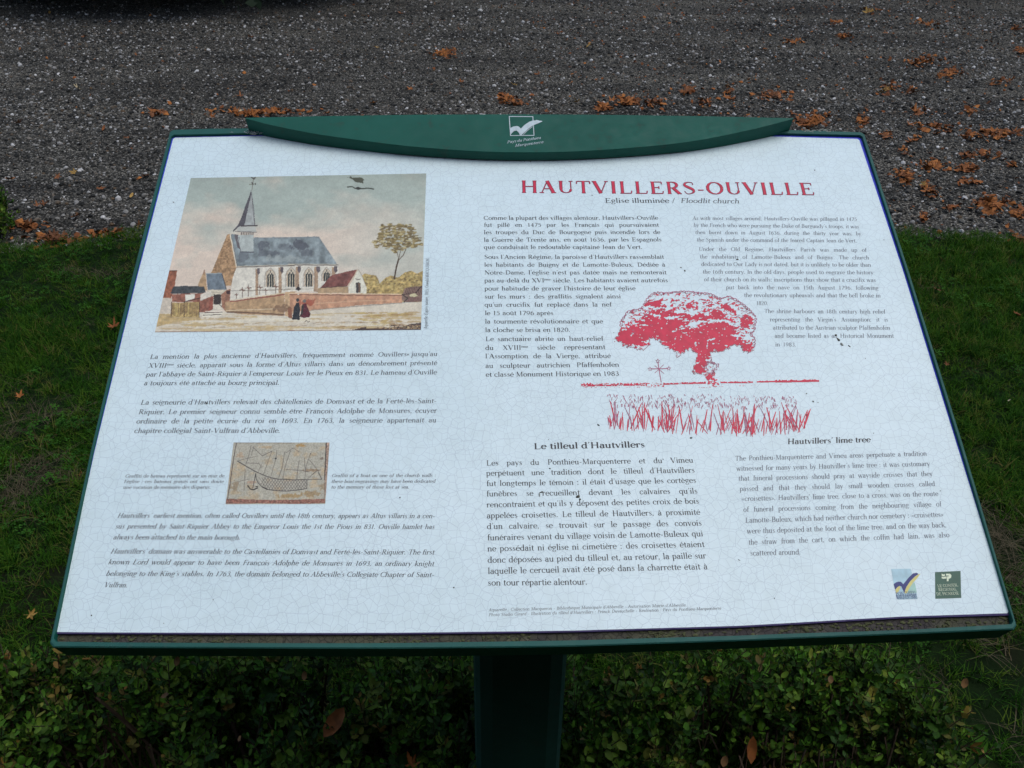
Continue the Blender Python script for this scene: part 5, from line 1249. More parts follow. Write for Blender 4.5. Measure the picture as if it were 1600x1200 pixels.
# tall grass
for i in range(165):
    t = rng.random(); x = 262 + 1190 * t; low = 862 + 34 * math.sin(t * 3.0) + rng.uniform(-20, 20)
    if t > .64: low += 16
    y1 = low; L = rng.uniform(60, 165) * (1 if 0.03 < t < .97 else .7); lean = rng.gauss(0, .33); cvv = rng.gauss(0, .1)
    top = max(712, y1 - L)
    pts = [A_(x + lean * (y1 - yy) * (1 + cvv * (y1 - yy) / 80) * .8, yy) for yy in np.linspace(y1, top, 5)]
    (pstroke(S, pts, rng.uniform(.0008, .0017), .0002 + i * 1.2e-6) if rng.random() < .72 else pstroke(D, pts, rng.uniform(.0007, .0011), .00046 + i * 1e-6))
for i in range(330):
    t = rng.random(); x = 265 + 1120 * t; y = rng.uniform(668, 745) + (10 if t > .6 else 0); s = rng.choice([-1, 1])
    pts = [A_(x, y), A_(x + s * rng.uniform(2, 8), y + rng.uniform(8, 20))]
    (pstroke(D, pts, rng.uniform(.0005, .0010), .0002 + i * 1e-6))
tag(board_mesh('grass_drawing', S, M['red'], sheet), kind='stuff'); M['mauve'] = m_flat('mauve_ink', ink(150, 85, 118)); tag(board_mesh('cross_drawing', D, M['mauve'], sheet), kind='stuff')

# ------------------------------------------------------------------ logos
zl = lambda *a: [P(1380 + x / 11.43, 870 + y / 11.43) for x, y in a]
def patch(name, pts, mat, h):
    S = Sheet(); S.poly(zl(*pts), h); return board_mesh(name, S, M[mat], sheet)
patch('logo_ground', [(140, 218), (490, 213), (585, 560), (612, 755), (255, 762), (185, 460)], 'paleblue', .00018)
patch('logo_field', [(520, 470), (565, 470), (600, 640), (420, 655), (450, 570)], 'palegreen', .00022)
patch('logo_wave', [(215, 590), (250, 545), (290, 520), (308, 545), (275, 620), (235, 655)], 'yellow', .00024)
patch('logo_wave', [(375, 635), (410, 545), (480, 440), (560, 360), (632, 312), (662, 305), (600, 390), (530, 465), (465, 560), (420, 655), (382, 652)], 'yellow', .00026)
patch('logo_swoosh', [(185, 490), (225, 458), (268, 445), (312, 447), (338, 470), (355, 492), (390, 450), (450, 375), (530, 298), (590, 285), (630, 308), (560, 358), (480, 438), (412, 540), (377, 635), (350, 595), (325, 535), (292, 520), (252, 543), (213, 590)], 'navy', .00030)
sans('logo_lettering', [(t, (1380 + a / 11.43, 870 + b / 11.43), (1380 + c / 11.43, 870 + d / 11.43)) for t, a, b, c, d in (('PONTHIEU', 230, 700, 590, 682),)], 4, M['navy'], fixed=.0064, h=.00034)
sans('logo_lettering', [(t, (1380 + a / 11.43, 870 + b / 11.43), (1380 + c / 11.43, 870 + d / 11.43)) for t, a, b, c, d in (('MARQUENTERRE', 240, 755, 612, 744),)], 4, M['navy'], fixed=.0064, h=.00034)
patch('green_logo', [(925, 275), (1380, 252), (1392, 735), (930, 750)], 'logo_green', .0002)
S = Sheet()
for k, pl_ in enumerate(([(1042, 302), (1070, 318), (1100, 310), (1100, 345), (1070, 352), (1042, 337)], [(1042, 352), (1070, 366), (1100, 358), (1128, 352), (1128, 388), (1100, 392), (1070, 396), (1042, 385)], [(1120, 305), (1190, 303), (1215, 330), (1212, 372), (1180, 392), (1168, 392), (1165, 438), (1132, 438), (1135, 352), (1165, 352), (1165, 335), (1120, 338)])):
    S.poly(zl(*pl_), .0003 + k * 1e-5)
board_mesh('logo_symbol', S, M['cream'], sheet)
for t, a, b, c, d in (('LE CONSEIL', 975, 545, 1340, 527), ('RÉGIONAL', 990, 615, 1318, 602), ('DE PICARDIE', 955, 692, 1355, 674)):
    sans('logo_lettering', [(t, (1380 + a / 11.43, 870 + b / 11.43), (1380 + c / 11.43, 870 + d / 11.43))], 4, M['cream'], fixed=.0046, h=.0003)

# ------------------------------------------------------------------ dirt on the enamel
def spot(x, y, rx, ry, rot=0, mat='speck', seed=0, hh=.0007):
    q = random.Random(seed); u, v = P(x, y); k = .00068; c, s = math.cos(R(rot)), math.sin(R(rot))
    S_, F_ = [], []
    lump(B(u, v, .0003), rx * k, ry * k * 1.3, hh, S_, F_, q, EX * c + EV * s, -EX * s + EV * c)
    mesh_obj('dirt_spot', S_, F_, M[mat], sheet, smooth=True)
for i, (x, y, rx, ry, rot, mt) in enumerate([(271, 316, 2.2, .7, -20, 'speck'), (925, 305, 1.2, 1, 0, 'speck'), (819, 252, 1, 1, 0, 'speck'), (829, 252.5, 1.2, 1, 0, 'speck'), (1219, 306.5, 1.3, .7, 0, 'speck'), (1273, 266, 1.1, .8, 0, 'speck'),
        (1152, 405.5, 3.6, 1.2, 8, 'speck'), (1064, 418, 2.6, 1.2, -30, 'speck_pale'), (1070, 423, 2, 1.6, -30, 'speck'), (1310, 531, 5.0, 2.0, -55, 'speck'), (1315, 538, 5, 2.3, -60, 'speck_pale'), (1306, 524, 3, 1.8, -30, 'speck'), (1327, 541, 3.4, .8, -50, 'speck'), (1352, 560, .8, .7, 0, 'speck'),
        (846, 769, 4.2, 1.0, 15, 'speck'), (843, 773, 1.5, 2.8, 0, 'speck_pale'), (903, 776, 4.5, 2.5, 5, 'speck'), (906, 780, 2, 1.5, 0, 'speck'), (859, 732, 2, 1.0, -10, 'speck'), (1036, 717.5, 1, .8, 0, 'speck'), (1080, 684, 2.6, 1.2, 5, 'speck'), (935, 664, 3.2, 1.0, -35, 'speck'),
        (1260, 648.5, 1.8, .9, 0, 'speck'), (1270, 627, 1.9, 1.3, 0, 'speck_pale'), (1271, 628, 1.1, .8, 0, 'speck'), (1260, 615, 1.5, .9, 0, 'speck'), (1278, 629, .9, .7, 0, 'speck'), (709, 918, 1.2, 1, 0, 'speck'), (625, 777.5, 1.8, 1.1, 30, 'speck'), (637.5, 554, 1.2, 1.8, 0, 'speck'), (323, 630, 2.6, 1.0, -15, 'speck'), (243, 834.5, .9, .8, 0, 'speck'),
        (1365, 677 , .8, .6, 0, 'speck'), (143, 961.5, 1.1, .9, 0, 'speck'), (1155, 875, 2.2, .5, -30, 'speck_pale'), (1210, 935, .8, .7, 0, 'speck'), (857, 687, .7, .6, 0, 'speck'), (1469, 767, .8, .7, 0, 'speck'), (959, 520, 1.1, .6, 0, 'speck'), (857, 521.5, 1.1, .6, 0, 'speck'), (815, 524.5, 1.3, .6, 20, 'speck'), (1381, 375, .8, .7, 0, 'speck'), (1373.5, 767, .9, .7, 0, 'speck'), (1198, 840, .8, .6, 0, 'speck'), (333, 937, .8, .7, 0, 'speck'), (256, 974, .8, .6, 0, 'speck')]):
    spot(x, y, rx, ry, rot, mt, i)
# cobweb threads at the left end of the header, dried residue at the right end
M['web'] = m_flat('cobweb', (.45, .47, .46), .9)
S_ = Sheet()
for i in range(46):
    x, y = rng.gauss(397, 10), rng.gauss(206, 2.0); a = rng.uniform(0, 6.28); L = rng.uniform(2, 7)
    S_.strip([(*P(x, y, .006), .0004), (*P(x + L * math.cos(a) * .6, y + L * .4 * math.sin(a), .006), .0005), (*P(x + L * math.cos(a), y + L * .4 * math.sin(a + .6), .006), .0003)], .005 + i * 3e-5)
mesh_obj('cobweb', [B(*p) for p in S_.v], S_.f, M['web'], board)
S_, F_ = [], []; q = random.Random(9)
for i in range(34):
    u, v = P(rng.uniform(1258, 1298), rng.uniform(202.5, 206.5), HL); lump(B(u, v, HL), rng.uniform(.001, .003), rng.uniform(.0006, .001), .0004, S_, F_, q)
M['residue'] = m_flat('dried_residue', (.20, .24, .21), .9)
o = mesh_obj('residue', S_, F_, M['residue'], board); tag(o, kind='stuff')

# ================================================================== clipped box hedge in front
HZ = .29
M['box_leaf'] = m_rand('box_leaf', [(0, (.012, .038, .007)), (.35, (.028, .078, .011)), (.7, (.055, .12, .016)), (.9, (.10, .18, .022)), (1, (.15, .12, .04))], .55, .16, None, .18)
M['young_leaf'] = m_rand('young_box_leaf', [(0, (.045, .14, .014)), (.6, (.085, .20, .02)), (.9, (.15, .24, .03)), (1, (.26, .14, .04))], .55, .16, None, .2)
M['twig'] = m_flat('hedge_twig', (.045, .032, .02), .9)
def leafgeo(V, Fs, FM, base, dirv, upv, L, W, mi):
    d_ = Vector(dirv).normalized(); s_ = d_.cross(Vector(upv)).normalized(); n_ = s_.cross(d_)
    b = len(V); pr_ = [(0, .0), (.22, .38), (.52, .5), (.82, .34), (1, 0)]
    mid = [Vector(base) + d_ * (t * L) - n_ * (.10 * L * (1 - (2 * t - 1) ** 2)) for t, _ in pr_]
    for (t, w), m0 in zip(pr_, mid):
        V.append(tuple(m0)); 
        if w: V.append(tuple(m0 + s_ * w * W + n_ * W * .16)); V.append(tuple(m0 - s_ * w * W + n_ * W * .16))
    # indices: 0 | 1,2,3 | 4,5,6 | 7,8,9 | 10
    for f in ((0, 1, 2), (0, 3, 1), (1, 4, 5, 2), (1, 3, 6, 4), (4, 7, 8, 5), (4, 6, 9, 7), (7, 10, 8), (7, 9, 10)):
        Fs.append(tuple(b + i for i in f)); FM.append(mi)
def sprig(seed):
    q = random.Random(seed); V, Fs, FM = [], [], []; H = q.uniform(.05, .075); n_ = q.randint(4, 5)
    lean = Vector((q.uniform(-.3, .3), q.uniform(-.3, .3), 1))
    b = len(V)
    for z_ in (0, 1):
        for k in range(3): V.append(tuple(lean * (H * z_) + Vector((.0009 * math.cos(k * 2.09), .0009 * math.sin(k * 2.09), 0))))
    for k in range(3): Fs.append((b + k, b + (k + 1) % 3, b + 3 + (k + 1) % 3, b + 3 + k)); FM.append(2)
    for i in range(n_):
        t = (i + .6) / n_; p0 = lean * (H * t); az = i * 1.57 + q.uniform(-.3, .3); top = i >= n_ - 2
        for k in range(2):
            a = az + k * math.pi + q.uniform(-.2, .2); el = R(q.uniform(8, 38) + 34 * t)
            dv = (math.cos(a) * math.cos(el), math.sin(a) * math.cos(el), math.sin(el))
            L = q.uniform(.013, .020) * (1 if not (i == n_ - 1) else .72)
            leafgeo(V, Fs, FM, p0, dv, (0, 0, 1), L, L * q.uniform(.52, .66), 1 if top and q.random() < .7 else 0)
    return V, Fs, FM
sp_meshes = []
sprigs = []
for s in range(9):
    V, Fs, FM = sprig(s); p_ = proto('sprig', V, Fs, [M['box_leaf'], M['young_leaf'], M['twig']], FM, smooth=True); sprigs.append(p_)
# plan of the hedge at its top
hp = [G(-220, 1000, HZ), G(80, 1000, HZ), G(500, 985, HZ), G(1000, 1002, HZ), G(1240, 985, HZ), G(1340, 975, HZ), G(1400, 985, HZ), G(1455, 1030, HZ), G(1500, 1090, HZ), G(1535, 1180, HZ), G(1580, 1300, HZ), G(1600, 1500, HZ), G(-400, 1500, HZ)]
poly2 = [(p.x, p.y) for p in hp]
x0, x1 = min(p[0] for p in poly2), max(p[0] for p in poly2); y0, y1 = min(p[1] for p in poly2), max(p[1] for p in poly2)
hedge = empty('box_hedge', ((x0 + x1) / 2, (y0 + y1) / 2, 0), label='low clipped box hedge with small dark green leaves around the board\'s post', cat='hedge')
N = 8200
hx = nrg.uniform(x0, x1, N); hy = nrg.uniform(y0, y1, N)
m = inpoly(hx[None], hy[None], poly2)[0]; hx, hy = hx[m], hy[m]
gap = fbm(hx * 9 + 30, hy * 9 + 30, 55, 3); bumpz = (fbm(hx * 5 + 10, hy * 5 + 10, 57, 3) - .5) * .10
layer = nrg.random(len(hx)); hz = HZ - .055 + bumpz - .085 * layer - np.clip(gap - .49, 0, 1) * 1.7
# rounded shoulder at the rear and right sides
dist = np.full(len(hx), 1e9)
for (ax, ay), (bx, by) in zip(poly2[:11], poly2[1:12]):
    dx, dy = bx - ax, by - ay; L = dx * dx + dy * dy; t = np.clip(((hx - ax) * dx + (hy - ay) * dy) / L, 0, 1); dist = np.minimum(dist, np.hypot(hx - ax - t * dx, hy - ay - t * dy))
hz -= np.clip(.04 - dist, 0, .04) ** 2 * 22
inpost = (np.abs(hx - pcx) < pw + .012) & (hy > PY - .02) & (hy < PY + .15); k = ~inpost; hx, hy, hz, dist = hx[k], hy[k], hz[k], dist[k]
# leaves down the rear face
side = []
for (ax, ay), (bx, by) in zip(poly2[:11], poly2[1:12]):
    L = math.hypot(bx - ax, by - ay)
    for _ in range(int(L * 420)):
        t = rng.random(); side.append((ax + (bx - ax) * t + rng.gauss(0, .012), ay + (by - ay) * t + rng.gauss(0, .012), rng.uniform(.03, HZ - .09)))
side = np.array(side)
PT = np.concatenate([np.stack([hx, hy, hz], -1), side]); n_top = len(hx)
RT = np.stack([nrg.normal(0, .38, len(PT)), nrg.normal(0, .38, len(PT)), nrg.uniform(0, 6.28, len(PT))], -1); SC = nrg.uniform(.72, 1.22, len(PT))
# the 300 sprigs that show largest are parts of their own
sx, sy = 0, 0
c = (CW.T @ (PT + np.array([0, 0, .05]) - CAM).T); px_ = 800 + FPX * c[0] / c[2]; py_ = 600 + FPX * c[1] / c[2]
vis = (px_ > 0) & (px_ < 1600) & (py_ > 1025) & (py_ < 1195) & ((px_ < 735) | (px_ > 895))
score = np.where(vis, PT[:, 2] * 6 - c[2] + nrg.random(len(PT)) * .05, -99); top300 = set(np.argsort(-score)[:300].tolist())
for i in sorted(top300):
    o = bpy.data.objects.new('sprig', sprigs[i % 9].data); o.location = Vector(PT[i]) - hedge.location; o.rotation_euler = tuple(RT[i]); o.scale = (SC[i],) * 3; link(o, hedge)
rest = np.array([i for i in range(len(PT)) if i not in top300])
instancer('foliage', PT[rest], RT[rest], SC[rest], sprigs, parent=hedge)
# twiggy inside
V, Fs = [], []; q = random.Random(3)
for i in range(1500):
    x, y = q.uniform(x0, x1), q.uniform(y0, y1)
    if not inpoly(np.array([[x]]), np.array([[y]]), poly2)[0, 0] or (abs(x - pcx) < pw + .02 and PY - .02 < y < PY + .15): continue
    a, b = Vector((x, y, 0.0)), Vector((x + q.gauss(0, .05), y + q.gauss(0, .05), q.uniform(.12, .21))); k = len(V); w = q.uniform(.0012, .003)
    for p_ in (a, b):
        for j in range(3): V.append(p_ + Vector((w * math.cos(j * 2.09), w * math.sin(j * 2.09), 0)))
    for j in range(3): Fs.append((k + j, k + (j + 1) % 3, k + 3 + (j + 1) % 3, k + 3 + j))
o = mesh_obj('twigs', V, Fs, M['twig'], hedge); tag(o, kind='stuff')

# ------------------------------------------------------------------ shrub at the left edge
sc_ = G(-42, 372, 0); shrub = empty('shrub', (sc_.x, sc_.y, 0), label='dark evergreen shrub cut off by the left edge, at the corner of lawn and gravel', cat='shrub')
q = random.Random(12); pts, rts = [], []
for i in range(900):
    a = q.uniform(0, 6.28); e = math.asin(q.uniform(-.1, 1)); r = .165 * q.uniform(.75, 1.03)
    pts.append((sc_.x + r * math.cos(a) * math.cos(e), sc_.y + r * math.sin(a) * math.cos(e), .03 + r * 1.5 * math.sin(e))); rts.append((-(math.pi / 2 - e) * math.sin(a) * 1, (math.pi / 2 - e) * math.cos(a), q.uniform(0, 6.28)))
rts = [(q.gauss(0, .5), q.gauss(0, .5), q.uniform(0, 6.28)) for _ in pts]
instancer('foliage', pts, rts, [q.uniform(.7, 1.1) for _ in pts], sprigs, parent=shrub)
V, Fs = [], []
for i in range(60):
    a = q.uniform(0, 6.28); b = len(V); e = Vector((sc_.x + .1 * math.cos(a), sc_.y + .1 * math.sin(a), q.uniform(.08, .2)))
    for p_ in (Vector((sc_.x, sc_.y, 0)), e):
        for j in range(3): V.append(p_ + Vector((.003 * math.cos(j * 2.09), .003 * math.sin(j * 2.09), 0)))
    for j in range(3): Fs.append((b + j, b + (j + 1) % 3, b + 3 + (j + 1) % 3, b + 3 + j))
mesh_obj('stem', V, Fs, M['twig'], shrub)

# ================================================================== fallen leaves
def m_leaf(name, c1, c2):
    m, nt, b = new_mat(name); o = objco(nt); n = noise(nt, 45, 4, .65, o)
    oi = nt.nodes.new('ShaderNodeObjectInfo'); r = ramp(nt, [(0, c1), (1, c2)]); nt.links.new(oi.outputs['Random'], r.inputs[0])
    r2 = ramp(nt, [(.3, (.5, .5, .5)), (.65, (1.15, 1.15, 1.15))]); nt.links.new(n.outputs[0], r2.inputs[0])
    nt.links.new(mixc(nt, 1.0, r.outputs[0], r2.outputs[0], 'MULTIPLY'), b.inputs['Base Color']); b.inputs['Roughness'].default_value = .7; b.inputs['Specular IOR Level'].default_value = .3
    return m
M['lf_orange'] = m_leaf('rust_orange_leaf', (.20, .068, .016), (.34, .122, .028))
M['lf_brown'] = m_leaf('brown_leaf', (.13, .052, .02), (.27, .10, .032))
M['lf_yellow'] = m_leaf('ochre_yellow_leaf', (.34, .21, .05), (.40, .25, .07))
M['lf_pale'] = m_leaf('pale_buff_leaf', (.42, .34, .20), (.48, .40, .26))
def maple(seed, flat=.4):
    """crumpled five-lobed leaf about 7 cm across"""
    q = random.Random(seed); V = [(0, 0, 0)]; tips = [(-115, .62), (-58, .85), (0, 1.05), (58, .85), (115, .62)]; ring = []
    for i, (a, r) in enumerate(tips):
        ring += [(a - 26, r * .52), (a - 13, r * .60), (a - 9, r * .78), (a, r), (a + 9, r * .76), (a + 13, r * .58)]
        if i < 4: ring.append((a + 29, .30))
    ring.append((180, .12))
    fold = [q.uniform(.1, flat) for _ in range(6)]; ph = q.uniform(0, 6.28)
    def zf(x, y, r): return r * (.28 * math.sin(3 * math.atan2(y, x) + ph) * fold[0] * 2 + fold[1] * r * 1.2 + .12 * math.sin(9 * x + ph) * fold[2] * 3)
    for rr in (.5, 1):
        for a, r in ring:
            a_ = R(a + 90); x, y = r * rr * math.cos(a_), r * rr * math.sin(a_); V.append((x * .036, y * .036, zf(x, y, r * rr) * .036 + q.uniform(-.0012, .0012)))
    n_ = len(ring); Fs = [(0, 1 + i, 1 + (i + 1) % n_) for i in range(n_)] + [(1 + i, 1 + n_ + i, 1 + n_ + (i + 1) % n_, 1 + (i + 1) % n_) for i in range(n_)]
    b = len(V); V += [(-.0006, 0, .0005), (.0006, 0, .0005), (.0012, -.028, .004), (.0002, -.028, .004)]; Fs.append((b, b + 1, b + 2, b + 3))
    me = bpy.data.meshes.new('fallen_leaf'); me.from_pydata(V, [], Fs); me.polygons.foreach_set('use_smooth', [True] * len(Fs)); me.update(); return me
def oval_leaf(seed, L=.05, W=.02):
    q = random.Random(seed); V, Fs, FM = [], [], []; leafgeo(V, Fs, FM, (0, -L / 2, 0), (0, 1, .1), (0, 0, 1), L, W, 0)
    me = bpy.data.meshes.new('fallen_leaf'); me.from_pydata(V, [], Fs); me.polygons.foreach_set('use_smooth', [True] * len(Fs)); me.update(); return me
LM = {}
for mk in ('orange', 'brown', 'yellow', 'pale'):
    LM[mk] = []
    for s in range(7):
        me = maple(s + (0 if mk != 'brown' else 20), .55) if s < 6 else oval_leaf(s); me.materials.append(M['lf_' + mk]); LM[mk].append(me)
def drop(mk, p, s, label, group=None, cat='fallen leaf', rot=None, name='fallen_leaf', mesh=None):
    o = bpy.data.objects.new(name, mesh or rng.choice(LM[mk])); o.location = p; o.scale = (s, s, s)
    o.rotation_euler = rot or (rng.gauss(0, .35), rng.gauss(0, .35), rng.uniform(0, 6.28)); link(o); return tag(o, label, cat, group)
def rz(x, y):
    return float(road_z(np.array([x]), np.array([y]))[0]) if y > float(lawn_edge(np.array([x]))[0]) else .02
# (x, y, count, spread x, spread y, kind, where)
PILES = [
 (400, 176, 20, 58, 3.0, 'orange', 'long thin row on the gravel beyond the left end of the header'),
 (244, 175, 4, 9, 3, 'brown', 'small group on the gravel left of the long row of leaves'),
 (88, 376, 14, 26, 6, 'brown', 'heap along the lawn edge at the left side'),
 (40, 354, 6, 22, 4, 'brown', 'scatter of gravel leaves beside the dark shrub'),
 (165, 367, 5, 20, 3, 'brown', 'lawn edge just left of the board'),
 (694, 83, 9, 14, 4, 'orange', 'lone clump far out on the gravel above the middle of the header'),
 (790, 152, 8, 11, 6, 'orange', 'clump just above the header emblem'),
 (812, 157, 3, 10, 3, 'brown', 'thin scatter right of the clump above the emblem'),
 (942, 168, 7, 9, 4, 'orange', 'left half of the pile above the right part of the header'),
 (980, 158, 12, 16, 5, 'orange', 'right half of the pile above the right part of the header'),
 (1015, 162, 6, 16, 6, 'brown', 'scatter between two piles above the right part of the header'),
 (1077, 144, 5, 12, 6, 'brown', 'loose patch of gravel above the title end'),
 (1105, 161, 4, 14, 4, 'brown', 'gravel right against the header edge, right of centre'),
 (1139, 146, 4, 6, 8, 'orange', 'small upright clump above the right third of the header'),
 (1206, 148, 9, 22, 6, 'brown', 'wide brown patch left of the header\'s right tip'),
 (1265, 190, 14, 20, 9, 'orange', 'dense pile behind the header\'s right tip'),
 (1238, 66, 4, 16, 3, 'orange', 'far thin streak above the right third of the gravel'),
 (1322, 58, 4, 10, 3, 'orange', 'far small patch at the top right'),
 (1438, 96, 9, 20, 6, 'orange', 'upper half of the long diagonal streak at the top right'),
 (1485, 115, 8, 17, 8, 'orange', 'lower half of the long diagonal streak at the top right'),
 (1386, 137, 5, 11, 6, 'yellow', 'bright ochre clump left of the diagonal streak'),
 (1422, 142, 2, 7, 3, 'brown', 'pair right of the ochre clump'),
 (1442, 172, 3, 12, 4, 'brown', 'brown trio between the ochre clump and the lower right piles'),
 (1514, 174, 3, 14, 4, 'brown', 'thin scatter above the piles at the right edge'),
 (1566, 129, 3, 12, 4, 'orange', 'small group high on the right edge'),
 (1349, 187, 4, 10, 7, 'orange', 'upright small group right of the header\'s right tip'),
 (1461, 199, 10, 24, 5, 'orange', 'flat pile level with the header, right of the board'),
 (1514, 212, 3, 10, 4, 'brown', 'gap between two flat piles right of the board'),
 (1562, 210, 13, 30, 6, 'orange', 'flat pile running out of the right edge'),
 (1386, 212, 2, 8, 4, 'brown', 'pair just off the top right corner of the board'),
 (1427, 217, 2, 8, 3, 'brown', 'pair under the flat pile, near the board corner'),
 (1456, 257, 5, 14, 5, 'orange', 'small heap right of the board, level with the title top'),
 (1510, 262, 6, 16, 5, 'orange', 'second small heap further right at the same level'),
 (1411, 274, 7, 13, 8, 'orange', 'star-like heap close to the board\'s upper right edge'),
 (1414, 234, 2, 7, 4, 'brown', 'pair above the star-like heap'),
 (1510, 244, 2, 9, 3, 'brown', 'pair above the second small heap'),
 (1444, 289, 2, 6, 4, 'yellow', 'yellowish pair below the star-like heap'),
 (1456, 302, 3, 7, 6, 'orange', 'bright trio below the yellowish pair'),
 (1514, 285, 3, 14, 3, 'orange', 'long thin trio left of the right edge pile'),
 (1545, 322, 13, 24, 10, 'orange', 'big pile near the right edge just beyond the lawn'),
 (1592, 333, 5, 8, 5, 'orange', 'end of the big pile cut by the right edge'),
 (1442, 341, 2, 5, 6, 'brown', 'pale gravel near the board, just beyond the lawn'),
 (1486, 324, 3, 8, 4, 'brown', 'small group left of the big pile'),
 (1590, 376, 4, 12, 6, 'brown', 'lawn edge at the right side'),
 (1540, 242, 3, 14, 5, 'brown', 'scatter below the right edge flat pile'),
 (1581, 257, 2, 8, 3, 'orange', 'pair at the right edge below the flat pile'),
 (1360, 20, 3, 14, 3, 'yellow', 'topmost yellow specks right of the middle'),
 (1450, 37, 3, 14, 3, 'orange', 'topmost orange specks at the right'),
 (1307, 34, 2, 8, 2, 'orange', 'far pair near the top edge'),
 (1594, 80, 3, 8, 4, 'orange', 'far group on the right edge'),
 (1585, 45, 2, 6, 3, 'brown', 'far pair at the top right corner'),
]
ORD = 'first second third fourth fifth sixth seventh eighth ninth tenth eleventh twelfth thirteenth fourteenth fifteenth sixteenth seventeenth eighteenth nineteenth twentieth'.split()
kinds = {'orange': 'rust', 'brown': 'brown', 'yellow': 'ochre', 'pale': 'buff'}
def gscale(d): return 1.0
for (x, y, n_, sx_, sy_, mk, where) in PILES:
    lab = lambda i, kk: (rank.get(i, '') + '%s leaf, %s' % (kinds[kk], where))
    spots_ = [(x + rng.gauss(0, sx_ * .55), y + rng.gauss(0, sy_ * .55)) for _ in range(n_)]
    rank = {}
    for r_i, i in enumerate(sorted(range(n_), key=lambda i: spots_[i][0])):
        rank[i] = 'leftmost ' if r_i == 0 else ('rightmost ' if r_i == n_ - 1 else ORD[r_i] + '-from-left ')
    for i in range(n_):
        p = G(spots_[i][0], spots_[i][1], .02); z_ = rz(p.x, p.y) + rng.uniform(.008, .02 + .012 * min(1, n_ / 10))
        far = min(1.45, .72 + .07 * p.y)
        k_ = mk if rng.random() < .7 else rng.choice(['orange', 'brown'])
        o = drop(k_, (p.x, p.y, z_), rng.uniform(.7, 1.2) * far * 1.0, lab(i, k_), 'leaves: ' + where, rot=(rng.gauss(0, .34), rng.gauss(0, .34), rng.uniform(0, 6.28)))
SINGLES = [(161, 197, 'orange', 'single bright rust leaf on the gravel up and left of the board corner'), (200, 212, 'brown', 'single flat brown leaf on the gravel close to the board\'s top left corner'), (27, 189, 'brown', 'small rust leaf on the gravel near the left edge'),
 (14, 276, 'orange', 'broad orange leaf on the gravel at the very left edge'), (116, 266, 'yellow', 'curled tan leaf on the left gravel with a red one below left'), (88, 273, 'brown', 'small dark red leaf on the gravel next to a tan curled one'), (67, 316, 'brown', 'large dark brown leaf lying flat on the gravel above the lawn edge heap'),
 (57, 318, 'brown', 'smaller brown leaf touching the large dark brown one on the left gravel'), (156, 292, 'brown', 'rolled brown leaf halfway between shrub and board'), (205, 303, 'yellow', 'greenish yellow leaf on the gravel near the board\'s left side'), (227, 272, 'brown', 'pale brown leaf right beside the board\'s upper left edge'),
 (122, 134, 'pale', 'pale buff leaf alone on the dark gravel at the upper left'), (77, 18, 'yellow', 'dim yellowish leaf alone at the far upper left corner'), (392, 56, 'brown', 'lone rust leaf on the dark gravel above the header\'s left end'), (212, 83, 'brown', 'lone reddish leaf on the dark gravel, upper left'), (134, 55, 'brown', 'lone brown leaf far up the dark gravel at left'),
 (375, 148, 'brown', 'brown leaf just above the long row of leaves'), (373, 170, 'pale', 'pale curled leaf standing up in the long row of leaves'), (115, 336, 'brown', 'brown leaf on gravel right above the lawn edge heap'), (216, 350, 'brown', 'brown leaf on gravel by the board, just above the lawn'), (642, 137, 'orange', 'lone orange leaf above the header, left of the emblem'),
 (720, 125, 'orange', 'orange leaf above the header between clump and emblem'), (580, 158, 'orange', 'orange leaf close above the left half of the header'), (603, 119, 'brown', 'brown leaf lying above the left half of the header'), (919, 70, 'yellow', 'mossy yellow leaf alone on the gravel, right of centre'), (783, 12, 'orange', 'single orange leaf at the top edge of the gravel, centre'),
 (628, 20, 'brown', 'dark brown leaf at the top edge, left of centre'), (871, 51, 'brown', 'thin brown leaf high on the gravel right of centre'), (719, 45, 'brown', 'thin orange-brown leaf above the lone centre clump'), (858, 95, 'brown', 'brown leaf between the yellow leaf and the header'), (805, 130, 'yellow', 'tan curled leaf above the clump over the emblem'),
 (833, 144, 'orange', 'orange leaf just right of the clump over the emblem'), (842, 114, 'brown', 'small orange-brown leaf right above the emblem clump'), (509, 175, 'orange', 'orange leaf at the right end of the long row'), (570, 34, 'brown', 'brown leaf lost in the dark gravel near the top'), (589, 73, 'yellow', 'yellowish leaf left of the lone centre clump'), (853, 170, 'brown', 'brown leaf touching the header\'s back edge right of the emblem'),
 (903, 156, 'yellow', 'mottled yellow leaf left of the pile above the header')]
for x, y, mk, lab in SINGLES:
    p = G(x, y, .02); far = min(1.4, .72 + .07 * p.y); drop(mk, (p.x, p.y, rz(p.x, p.y) + .014), rng.uniform(.8, 1.0) * far * .95, lab, rot=(rng.gauss(0, .25), rng.gauss(0, .25), rng.uniform(0, 6.28)))
for x, y, mk, s, lab in ((177, 511, 'orange', .8, 'orange-brown folded leaf in the grass against the board\'s left edge'), (30, 620, 'orange', .55, 'small orange leaf on the lawn at the far left'), (1463, 452, 'brown', .65, 'brown leaf on the lawn right of the board, upper one of two'), (1587, 490, 'orange', .6, 'orange-brown leaf on the lawn close to the right edge'),
                         (1577, 626, 'pale', .5, 'pale grey dead leaf on the lawn near the right edge'), (1480, 570, 'brown', .35, 'tiny tan leaf fragment on the lawn right of the board'), (127, 740, 'brown', .4, 'small reddish leaf in the grass by the board\'s lower left side'), (48, 961, 'yellow', .5, 'dull yellow leaf in dark grass below left of the board')):
    p = G(x, y, .045); drop(mk, (p.x, p.y, .046), s, lab)
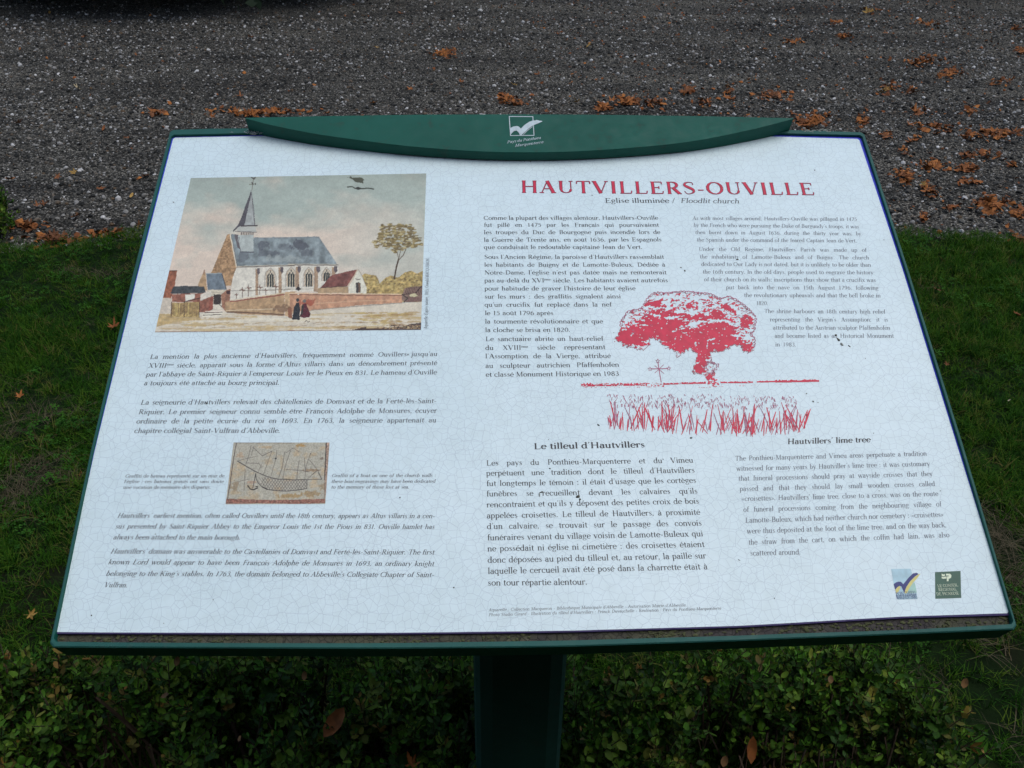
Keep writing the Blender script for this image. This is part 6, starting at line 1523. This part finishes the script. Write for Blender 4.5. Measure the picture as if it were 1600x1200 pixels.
# leaves caught in the hedge
def hleaf(x, y, z_, s, mk, lab, rot, me=None): drop(mk, tuple(G(x, y, z_)), s, lab, rot=rot, mesh=me)
ov = oval_leaf(5, .062, .030); ov.materials.append(M['lf_orange']); ov2 = oval_leaf(6, .045, .016); ov2.materials.append(M['lf_orange'])
hleaf(522, 1129, .30, .88, 'orange', 'large orange-brown leaf caught upright in the hedge left of the post', (.38, .32, -.5), ov)
hleaf(1175, 1171, .305, 1.0, 'orange', 'narrow orange leaf stuck upright in the hedge right of the post', (.9, 0, -.15), ov2)
hleaf(645, 1196, .27, .55, 'orange', 'orange leaf fragment in the hedge at the bottom edge, left of the post', (.4, .2, 1))
ov3 = oval_leaf(7, .017, .011); ov3.materials.append(m_leaf('withered_leaf', (.07, .042, .014), (.20, .10, .03)))
for x, y, lab in ((475, 1056, 'small rounded brown hedge leaf under the board, left of the post'), (258, 1087, 'pair-tip brown leaf in the hedge below the gutter moss'), (276, 1033, 'reddish leaf in the hedge right under the board\'s lower lip'), (375, 1154, 'brownish withered leaf low in the hedge at left'), (1298, 1062, 'withered tan leaf in the hedge under the lower right of the board'), (1508, 1068, 'orange-tan leaf at the hedge\'s right end'), (1132, 1190, 'tan leaf next to the narrow orange leaf in the hedge')):
    hleaf(x, y, .30, rng.uniform(.8, 1.1), 'brown', lab, (rng.gauss(.5, .3), rng.gauss(0, .3), rng.uniform(0, 6.28)), ov3)
# crumbs of leaf among the gravel
M['crumb'] = m_rand('leaf_crumb', [(0, (.09, .035, .014)), (.5, (.20, .068, .02)), (1, (.36, .14, .038))], .8, .2)
crumbs = []
for s in range(4):
    q = random.Random(s + 80); V = [(math.cos(k * 1.05) * q.uniform(.5, 1), math.sin(k * 1.05) * q.uniform(.4, 1), q.uniform(-.3, .4)) for k in range(6)] + [(0, 0, .3)]
    crumbs.append(proto('leaf_crumb', V, [(i, (i + 1) % 6, 6) for i in range(6)], M['crumb']))
x, y = region(9000, -5, 6.5, 2.7, 9.5); k = (y > lawn_edge(x) - .05) & (nrg.random(len(x)) < np.clip(.06 + .50 * (x > .4) * fbm(x * 1.3 + 9, y * 1.6 + 9, 66, 3) * 1.3 + .4 * np.exp(-(y - lawn_edge(x)) / .15), 0, 1)); x, y = x[k], y[k]
for (px_c, py_c, n_c, sx_c, sy_c, mk_c, w_c) in PILES:
    for _ in range(n_c * 6):
        g_c = G(px_c + rng.gauss(0, sx_c * .7), py_c + rng.gauss(0, sy_c * .7 + .5)); x = np.append(x, g_c.x); y = np.append(y, g_c.y)
n_base = len(x) - sum(p_[2] * 6 for p_ in PILES)
instancer('leaf_litter', np.stack([x, y, road_z(x, y) + .007], -1), np.stack([nrg.normal(0, .4, len(x)), nrg.normal(0, .4, len(x)), nrg.uniform(0, 6.28, len(x))], -1), np.clip(np.exp(nrg.normal(math.log(.010), .4, len(x))), .004, .02) * np.where(np.arange(len(x)) >= n_base, 1.5, 1.0), crumbs,
          'brown crumbs of dead leaves mixed in the gravel', cat='leaf litter')
